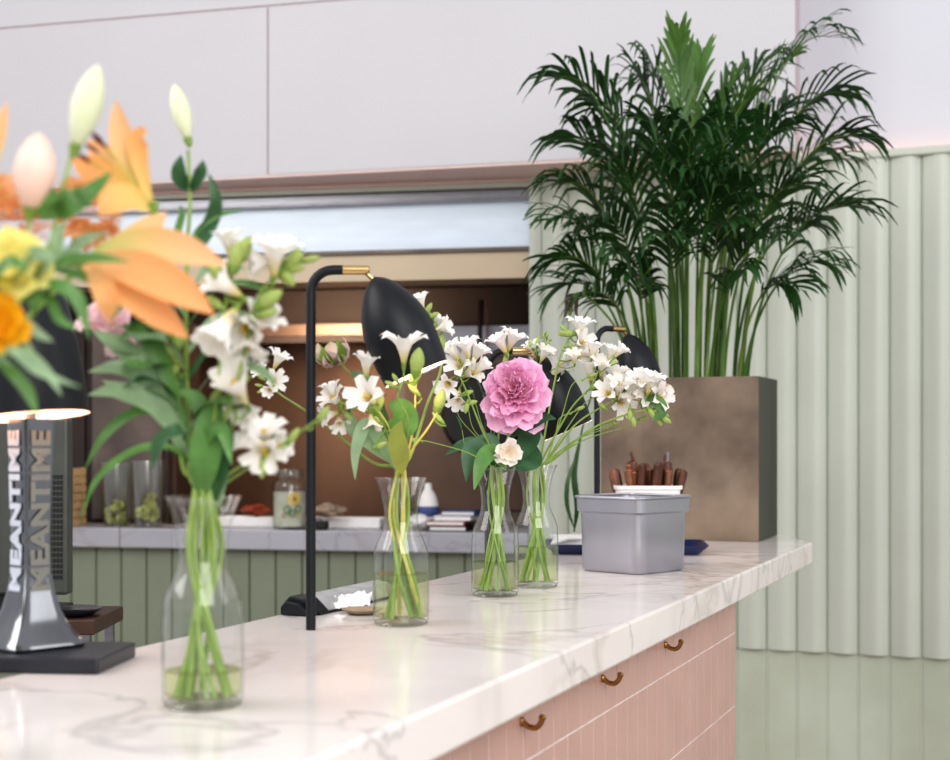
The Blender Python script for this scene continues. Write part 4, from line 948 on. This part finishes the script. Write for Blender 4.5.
# tray
tc_ = onz(625, 552, CT); 
root = thing('navy_tray', tc_, 'shallow navy blue tray lying behind the metal bin', 'tray')
TT = Matrix.Translation(tc_) @ Matrix.Rotation(A_+R_(-4), 4, 'Z')
b = MB(); rloft(b, [(.160,.085,.012,.001),(.170,.097,.015,.012),(.180,.106,.018,.020),(.181,.107,.018,.022),(.170,.096,.015,.015),(.158,.083,.012,.005)], TT)
rloft(b, [(.158,.083,.012,.005)], TT, capb=False, capt=True); b.build('tray_body', M_navy, root)
root = thing('folded_papers', W(568,545,3.22), 'white folded papers lying on the navy tray left of the bin', 'papers')
b = MB()
for k in range(4):
    T = Matrix.Translation(tc_+RGT*(-.115+.004*k)+UP*(.021+.004*k)-FWD*.00) @ Matrix.Rotation(A_+R_(-6+7*k), 4, 'Z'); b.box((-.05,-.06,0),(.05,.06,.0035), 0, T)
b.build('paper_sheets', M_paper, root, smooth=False)
# cutlery tub
kc = tc_ + RGT*.035 + UP*.006
kc = W(647, 540, 3.25); kc = Vector((kc.x, kc.y, CT+.006))
root = thing('cutlery_tub', kc, 'white plastic tub packed with wooden-handled cutlery behind the metal bin', 'container')
TK = Matrix.Translation(kc) @ Matrix.Rotation(A_+R_(-3), 4, 'Z'); HK = CZ-(485-438)*3.25/1450-kc.z
b = MB(); rloft(b, [(.058,.04,.012,0),(.071,.052,.014,HK-.01),(.075,.056,.014,HK-.008),(.076,.057,.014,HK),(.071,.052,.012,HK),(.055,.037,.01,.006)], TK); rloft(b, [(.055,.037,.01,.006)], TK, capb=False, capt=True); b.build('tub_body', M_paper, root)
KR = random.Random(4)
for i in range(36):
    fx = -.060+.120*(i % 12)/11+(.006 if i % 24 > 11 else 0); fy = (-.022,-.004,.018)[i//12]
    lean = KR.uniform(-.5,.5)+fx*5; B = TK @ Vector((fx*.70, fy, .012)); 
    dr = (RGT*lean*.35 + UP - FWD*KR.uniform(-.15,.12)).normalized()
    Lh = KR.uniform(.05,.09)
    zr = HK-.02; e0 = B+dr*(zr-.045); e1 = B+dr*(HK-.012+Lh*.62); 
    t = thing('table_knife', B, 'wooden-handled piece of cutlery standing in the white tub', 'cutlery', 'wooden-handled cutlery in the white tub')
    sd = frame(dr)[0]
    b = MB(); b.tube([e0, e0.lerp(e1,.3), e0.lerp(e1,.8), e1-dr*.004, e1], [.005,.0075,.0095,.0088,.004], 10); b.build('handle', M_wood if i % 3 else M_wood_l, t)
    b = MB(); b.blade([B, B.lerp(e0,.5), e0+dr*.004], .012, frame(dr)[1], nv=2); b.build('blade', M_steel, t)
for px, py, dr in ((668,452,(.12,1,0)),(631,452,(-.4,1,0)),(665,455,(.0,1,0))):
    B = W(px-dr[0]*25, 488, 3.25); E = W(px, py, 3.25)
    t = thing('table_knife', B, 'slim knife standing taller than the other cutlery in the white tub', 'cutlery', 'tall slim knives in the white tub')
    b = MB(); b.tube([B-UP*.05, B, B.lerp(E,.6), E], [.003,.004,.005,.003], 8); b.build('handle', M_steel if px == 668 else M_wood, t)

# ------------------------------------------------------------------ DISPENSER, NAPKIN, SAUCER next to lamp
p0 = onz(289, 616, CT)+Vector((.02,0,0)); p0.x = -1.030
root = thing('film_dispenser', p0, 'long grey wedge-shaped dispenser with a black end lying along the counter back edge', 'dispenser')
b = MB(); pr = [(0,0),(.050,0),(.051,.004),(.032,.021),(.010,.025),(.0,.015)]
def ext(mb, pr, y0, y1, T, mi=0):
    n = len(pr); vs = [(x,y0,z) for x,z in pr]+[(x,y1,z) for x,z in pr]
    mb.add(vs, [tuple(range(n))[::1], tuple(range(2*n-1,n-1,-1))]+[(i,n+i,n+(i+1)%n,(i+1)%n) for i in range(n)], mi, T)
TD = Matrix.Translation(p0+Vector((-.012,0,.001))) @ Matrix.Rotation(R_(-.5), 4, 'Z')
ext(b, pr, .05, .30, TD); b.build('body', M_disp, root, smooth=False, bevel=.003)
b = MB(); pr2 = [(x*1.06-.002, z*1.06) for x, z in pr]; ext(b, pr2, .012, .052, TD); ext(b, [(x*.9,z*.8) for x,z in pr], .0, .012, TD); b.build('end_cap', M_black, root, smooth=False, bevel=.003)
b = MB(); b.box((.051,.02,0),(.054,.30,.003), 0, TD); b.build('cutter_strip', M_black, root, smooth=False)
# napkin
nc = onz(350, 609, CT)
b = MB(); vs = []; n = 16
for i in range(n):
    for j in range(n):
        u, v = i/(n-1)-.5, j/(n-1)-.5
        z = .018+.008*noise.noise(Vector((u*5,v*5,3)))+.008*noise.noise(Vector((u*11,v*9,1)))-.018*max(0,v*-1.6)
        q = nc + RGT*(u*.062) + FWD*(v*.07+.004) + UP*max(.003, z); vs.append(q)
b.add(vs, [(i*n+j,(i+1)*n+j,(i+1)*n+j+1,i*n+j+1) for i in range(n-1) for j in range(n-1)]); tag(b.build('paper_napkin', M_paper), 'crumpled white paper napkin draped on the grey dispenser', 'napkin')
b = MB(); sp = onz(362, 614, CT); b.lathe([(0,.001),(.018,.001),(.030,.007),(.031,.008),(.019,.003),(0,.003)], 28, Matrix.Translation(sp)); tag(b.build('small_saucer', M_cloth), 'small beige saucer beside the napkin, left of the second carafe', 'saucer')

# ------------------------------------------------------------------ LEFT: register screen, side table
sp = W(20, 520, 2.75)
zt_ = CZ-(612-438)*2.75/1450
root = thing('side_table', Vector((sp.x, sp.y, 0)), 'small dark wooden side table behind the counter at left', 'table')
TS = Matrix.Translation(Vector((sp.x, sp.y, 0))) @ Matrix.Rotation(A_, 4, 'Z')
b = MB(); b.box((-.28,-.12,zt_-.028),(.172,.10,zt_), 0, TS); b.build('tabletop', M_table, root, smooth=False, bevel=.003)
for sx, sy in ((-.25,-.09),(.15,-.09),(-.25,.08),(.15,.08)):
    b = MB(); b.box((sx-.008,sy-.008,0),(sx+.008,sy+.008,zt_-.028), 0, TS); b.build('leg', M_steel, root, smooth=False)
root = thing('register_screen', Vector((sp.x, sp.y, zt_)), 'back of a grey register screen with black vents behind the lettered lamp column', 'screen')
h1 = (438-418)*2.75/1450+CZ; h0 = CZ-(594-438)*2.75/1450
b = MB(); b.box((-.18,-.02,h0),(.096,.02,h1), 0, TS); b.build('casing', M_pos, root, smooth=False, bevel=.006)
for vx in (-.045, .074):
    b = MB()
    for i in range(19):
        for j in range(4): b.box((vx-.012+j*.0066,-.0215,h0+.03+i*.0105),(vx-.0075+j*.0066,-.0195,h0+.037+i*.0105), 0, TS)
    b.build('vent', M_posd, root, smooth=False)
b = MB(); b.box((-.05,-.01,zt_+.001),(.06,.03,h0+.04), 0, TS); b.box((-.08,-.06,zt_+.001),(.08,.08,zt_+.01), 0, TS); b.build('stand', M_posd, root, smooth=False, bevel=.003)
b = MB(); b.lathe([(0,.0),(.035,.0),(.052,.010),(.0535,.014),(.050,.013),(.034,.005),(0,.005)], 32, TS @ Matrix.Translation((.115,-.055,zt_+.0005)))
b.lathe([(.0,.006),(.04,.014),(.0,.017)], 32, TS @ Matrix.Translation((.115,-.055,zt_+.0005)), 1)
tag(b.build('dark_dish', [M_blackg, M_steel]), 'shallow dark round dish on the corner of the wooden side table', 'dish')

# ------------------------------------------------------------------ THINGS ON THE SERVING LEDGE
ZS = CZ-.318
def ledge(px, w=.06): p = KP(px, 525, w); return Vector((p.x, p.y, ZS))
def lm(px, w=.06):   # metres per pixel there
    p = KP(px, 500, w); return (p-CAM).dot(FWD)/1450
def tumbler(px, label, h, r, fill, w=.06):
    p = ledge(px, w); T = Matrix.Translation(p); root = thing('glass_tumbler', p, label, 'glass')
    b = MB(); b.lathe([(.0005,.004),(r*.78,.003),(r*.8,.001),(r,h),(r-.002,h),(r*.78-.002,.008),(.0005,.008)], 28, T); b.build('glass_body', M_glass2, root)
    b = MB(); rnd = random.Random(px)
    for k in range(26):
        z = .012+fill*rnd.random(); a = rnd.uniform(0,6.28); q = rnd.uniform(.2,.62)*r
        c = p+Vector((q*math.cos(a),q*math.sin(a),z)); b.lathe([(.0,-.002),(.012,-.0015),(.014,0),(.012,.0015),(0,.002)], 10, Matrix.Translation(c) @ rotto(Vector((rnd.gauss(0,1),rnd.gauss(0,1),.6))).to_4x4())
    o = b.build('lime_slices', M_lime, root); o['kind'] = 'stuff'
k_ = lm(130)
tumbler(117, 'glass tumbler with lime pieces, left one on the serving ledge', 64*k_, .059, .075)
tumbler(148, 'taller glass tumbler with lime pieces filled higher, right one on the ledge', 66*k_, .062, .10, .03)
p = ledge(66, .05); root = thing('woven_crate', p, 'tan woven crate at the left end of the serving ledge', 'crate'); T = Matrix.Translation(p) @ Matrix.Rotation(math.atan2(LD.y,LD.x)+math.pi, 4, 'Z')
for k in range(7):
    b = MB(); z_ = .002+k*.03; b.box((-.08,-.05,z_),(.05,-.042,z_+.026),0,T); b.box((.042,-.05,z_),(.05,.06,z_+.026),0,T); b.box((-.08,.052,z_),(.05,.06,z_+.026),0,T); b.box((-.08,-.05,z_),(-.072,.06,z_+.026),0,T); b.build('slat', M_wicker, root, smooth=False)
b = MB(); b.box((-.078,-.044,.0),(.046,.056,.008),0,T)
for cx, cy in ((-.07,-.04),(.04,-.04),(-.07,.05),(.04,.05)): b.box((cx-.005,cy-.005,0),(cx+.005,cy+.005,.21),0,T)
b.build('crate_frame', M_wicker, root, smooth=False)
# painted jar
p = ledge(290, .03); root = thing('painted_jar', p, 'glass storage jar painted with a sunflower on the serving ledge', 'jar'); T = Matrix.Translation(p)
kj = lm(290,.03)
b = MB(); b.lathe([(.0005,.003),(.055,.001),(.061,.008),(.062,.15),(.057,.168),(.046,.176),(.046,.20),(.049,.202),(.049,.206),(.045,.206)], 36, T); b.build('glass_body', M_glass2, root)
b = MB(); b.lathe([(.0005,.008),(.052,.008),(.057,.012),(.057,.13),(.0005,.132)], 30, T); b.build('jar_contents', M_jarfill, root)
b = MB(); b.lathe([(0,.212),(.044,.212),(.047,.208),(.047,.186),(.045,.186)], 30, T); b.build('lid', M_glass2, root)
vd = (CAM-p); vd.z = 0; vd.normalize(); sd = UP.cross(vd)
def jarpt(a, z): return p + (vd*math.cos(a)+sd*math.sin(a))*.0632 + UP*z
b = MB()
def petalshape(cx, cz, r, n, mi, pw=.45):
    for k in range(n):
        a = 2*math.pi*k/n; ps = []
        for q, w2 in ((.25,.0),(.6,-.24),(1,0),(.6,.24)):
            aa = a+w2; ps.append(jarpt((cx+r*q*math.cos(aa))/.0632, cz+r*q*math.sin(aa)))
        b.add(ps, [(0,1,2,3)], mi)
petalshape(.015,.108,.026,12,0); petalshape(.015,.108,.009,10,1)
petalshape(-.01,.07,.02,8,2); petalshape(.03,.072,.018,8,2); petalshape(.008,.058,.018,8,2); petalshape(-.022,.05,.011,8,3); petalshape(.035,.05,.008,8,0)
b.build('painted_sunflower', [M_yellow, M_anther, M_paintgreen, M_red], root, smooth=False)
# white shallow tray along the back of the ledge
def kthing(name, label, cat, m, s0, s1, w0, w1, z0, z1, bev=.003):
    b = MB(); kbox(b, s0, s1, w0, w1, z0, z1); return tag(b.build(name, m, smooth=False, bevel=bev), label, cat)
sx = lambda px: (KP(px,525,.1)-AX).dot(LD)
root = thing('white_tray', K(sx(340),.15,ZS), 'long low white tray at the back of the serving ledge', 'tray')
b = MB(); kbox(b, sx(378), sx(215), .11, .2, ZS+.001, ZS+.006); b.build('tray_base', M_paper, root, smooth=False)
b = MB(); kbox(b, sx(378), sx(215), .105, .11, ZS+.001, ZS+.035); kbox(b, sx(378), sx(215), .2, .205, ZS+.001, ZS+.035); kbox(b, sx(378)-.005, sx(378), .105, .205, ZS+.001, ZS+.035); kbox(b, sx(215), sx(215)+.005, .105, .205, ZS+.001, ZS+.035); b.build('tray_wall', M_paper, root, smooth=False, bevel=.002)
def lump(px, py, w, size, m, name, label, cat, seed, flat=.5):
    c = KP(px, py, w); b = MB(); rnd = Vector((seed,seed*2,1)); vs = []; nu, nv_ = 10, 16
    for i in range(nu+1):
        t_ = math.pi*i/nu
        for j in range(nv_):
            a = 2*math.pi*j/nv_; v = Vector((math.sin(t_)*math.cos(a), math.sin(t_)*math.sin(a), math.cos(t_)*flat))
            v *= size*(1+.45*noise.noise(v*2.5+rnd)); vs.append(c+v)
    zmin = min(v.z for v in vs)
    b.add(vs, [(i*nv_+j, i*nv_+(j+1)%nv_, (i+1)*nv_+(j+1)%nv_, (i+1)*nv_+j) for i in range(nu) for j in range(nv_)])
    o = b.build(name, m); return tag(o, label, cat)
o = lump(330, 512, .07, .05, M_cloth, 'beige_cloth', 'crumpled beige cloth on the ledge right of the painted jar', 'cloth', 3, .45); o.location.z = ZS+.04
p = ledge(318, .02)
root = thing('black_clamp', p, 'small black holder on the ledge below the beige cloth', 'holder'); b = MB(); T = Matrix.Translation(p)@Matrix.Rotation(.2,4,'Z'); b.box((-.035,-.02,.001),(.035,.02,.03),0,T); b.build('holder_body', M_posd, root, smooth=False, bevel=.006); b = MB(); b.lathe([(0,.03),(.014,.03),(.014,.04),(.0,.042)],16,T); b.build('holder_knob', M_steel, root)
o = lump(255, 512, .15, .05, M_red, 'red_cloth', 'rust red folded cloth at the back of the ledge near the jar', 'cloth', 8, .4); o.location.z = ZS+.036
p = ledge(428, .10); root = thing('spray_bottle', p, 'white bottle with a blue band on the ledge behind the second carafe', 'bottle'); T = Matrix.Translation(p)
b = MB(); b.lathe([(.0005,.001),(.033,.001),(.036,.01),(.036,.09),(.028,.12),(.014,.14),(.013,.16),(0,.162)], 24, T); b.build('bottle_body', M_paper, root)
b = MB(); b.lathe([(.0365,.045),(.037,.046),(.037,.08),(.0365,.081)], 24, T); b.build('blue_band', M_blue, root)
stk = [(435,472,.0,.018,M_posd,'black book at the bottom of the pile on the serving ledge'),(432,470,.018,.036,M_red,'dark red book second from the bottom of the ledge pile'),(440,476,.036,.052,M_paper,'white pad near the top of the ledge pile'),(447,480,.052,.07,M_blue,'blue book on top of the pile on the serving ledge')]
for a, c_, z0_, z1_, m, lb in stk:
    root = thing('book', K(sx((a+c_)/2),.07,ZS+z0_), lb, 'book', 'books and pads piled on the ledge')
    b = MB(); kbox(b, sx(c_), sx(a), .0, .13, ZS+z0_+.001, ZS+z0_+.004); kbox(b, sx(c_), sx(a), .0, .13, ZS+z1_-.003, ZS+z1_); kbox(b, sx(c_), sx(c_)+.003, 0, .13, ZS+z0_+.001, ZS+z1_); b.build('cover', m, root, smooth=False)
    b = MB(); kbox(b, sx(c_)+.003, sx(a)-.004, .003, .127, ZS+z0_+.004, ZS+z1_-.003); b.build('pages', M_paper, root, smooth=False)
o = lump(418, 517, .03, .04, M_paper, 'white_cloth', 'small pale cloth on the ledge just behind the second carafe', 'cloth', 12, .5); o.location.z = ZS+.012

# ------------------------------------------------------------------ LIGHT
w = bpy.data.worlds.new('world'); scn.world = w; w.use_nodes = True
bg = w.node_tree.nodes['Background']; bg.inputs[0].default_value = (.96,.96,1,1); bg.inputs[1].default_value = .68
def area(name, loc, tgt, size, e, col, sy=None):
    l = bpy.data.lights.new(name, 'AREA'); l.energy = e; l.color = col; l.shape = 'RECTANGLE'; l.size = size; l.size_y = sy or size
    o = bpy.data.objects.new(name, l); COL.objects.link(o); o.location = loc
    o.rotation_euler = (Vector(tgt)-Vector(loc)).to_track_quat('-Z', 'Y').to_euler(); return o
area('window_light', (-3.2, .2, 3.4), (-.8, 2.6, 1.1), 2.2, 62, (1,.97,.94))
area('front_light', (1.8, -1.2, 3.2), (-.9, 3.2, 1.4), 3.0, 118, (1,.98,.97))
area('side_light', (2.6, 2.2, 2.6), (-.2, 4.6, 1.3), 1.8, 22, (1,.99,.97))
a_ = area('kitchen_lamp', KP(290, 300, .25), KP(285, 390, 1.1), .35, 11, (1,.72,.48))
a_ = area('kitchen_fill', KP(240, 262, .35), KP(240, 560, .75), 2.2, 8, (1,.86,.74), .3)

# ------------------------------------------------------------------ CAMERA
cd = bpy.data.cameras.new('camera'); co = bpy.data.objects.new('camera', cd); COL.objects.link(co)
co.location = CAM; co.rotation_euler = (math.pi/2, 0, A_)
cd.sensor_width = 36; cd.lens = 1450/950*36; cd.shift_y = 58/950
cd.dof.use_dof = True; cd.dof.focus_distance = 2.45; cd.dof.aperture_fstop = 4.9
cd.clip_start = .05; cd.clip_end = 50
scn.camera = co
scn.cycles.transparent_max_bounces = 24
scn.view_settings.view_transform = 'Standard'
scn.view_settings.exposure = 0.07
try: scn.view_settings.look = 'Medium High Contrast'
except Exception as ex: print('look', ex)
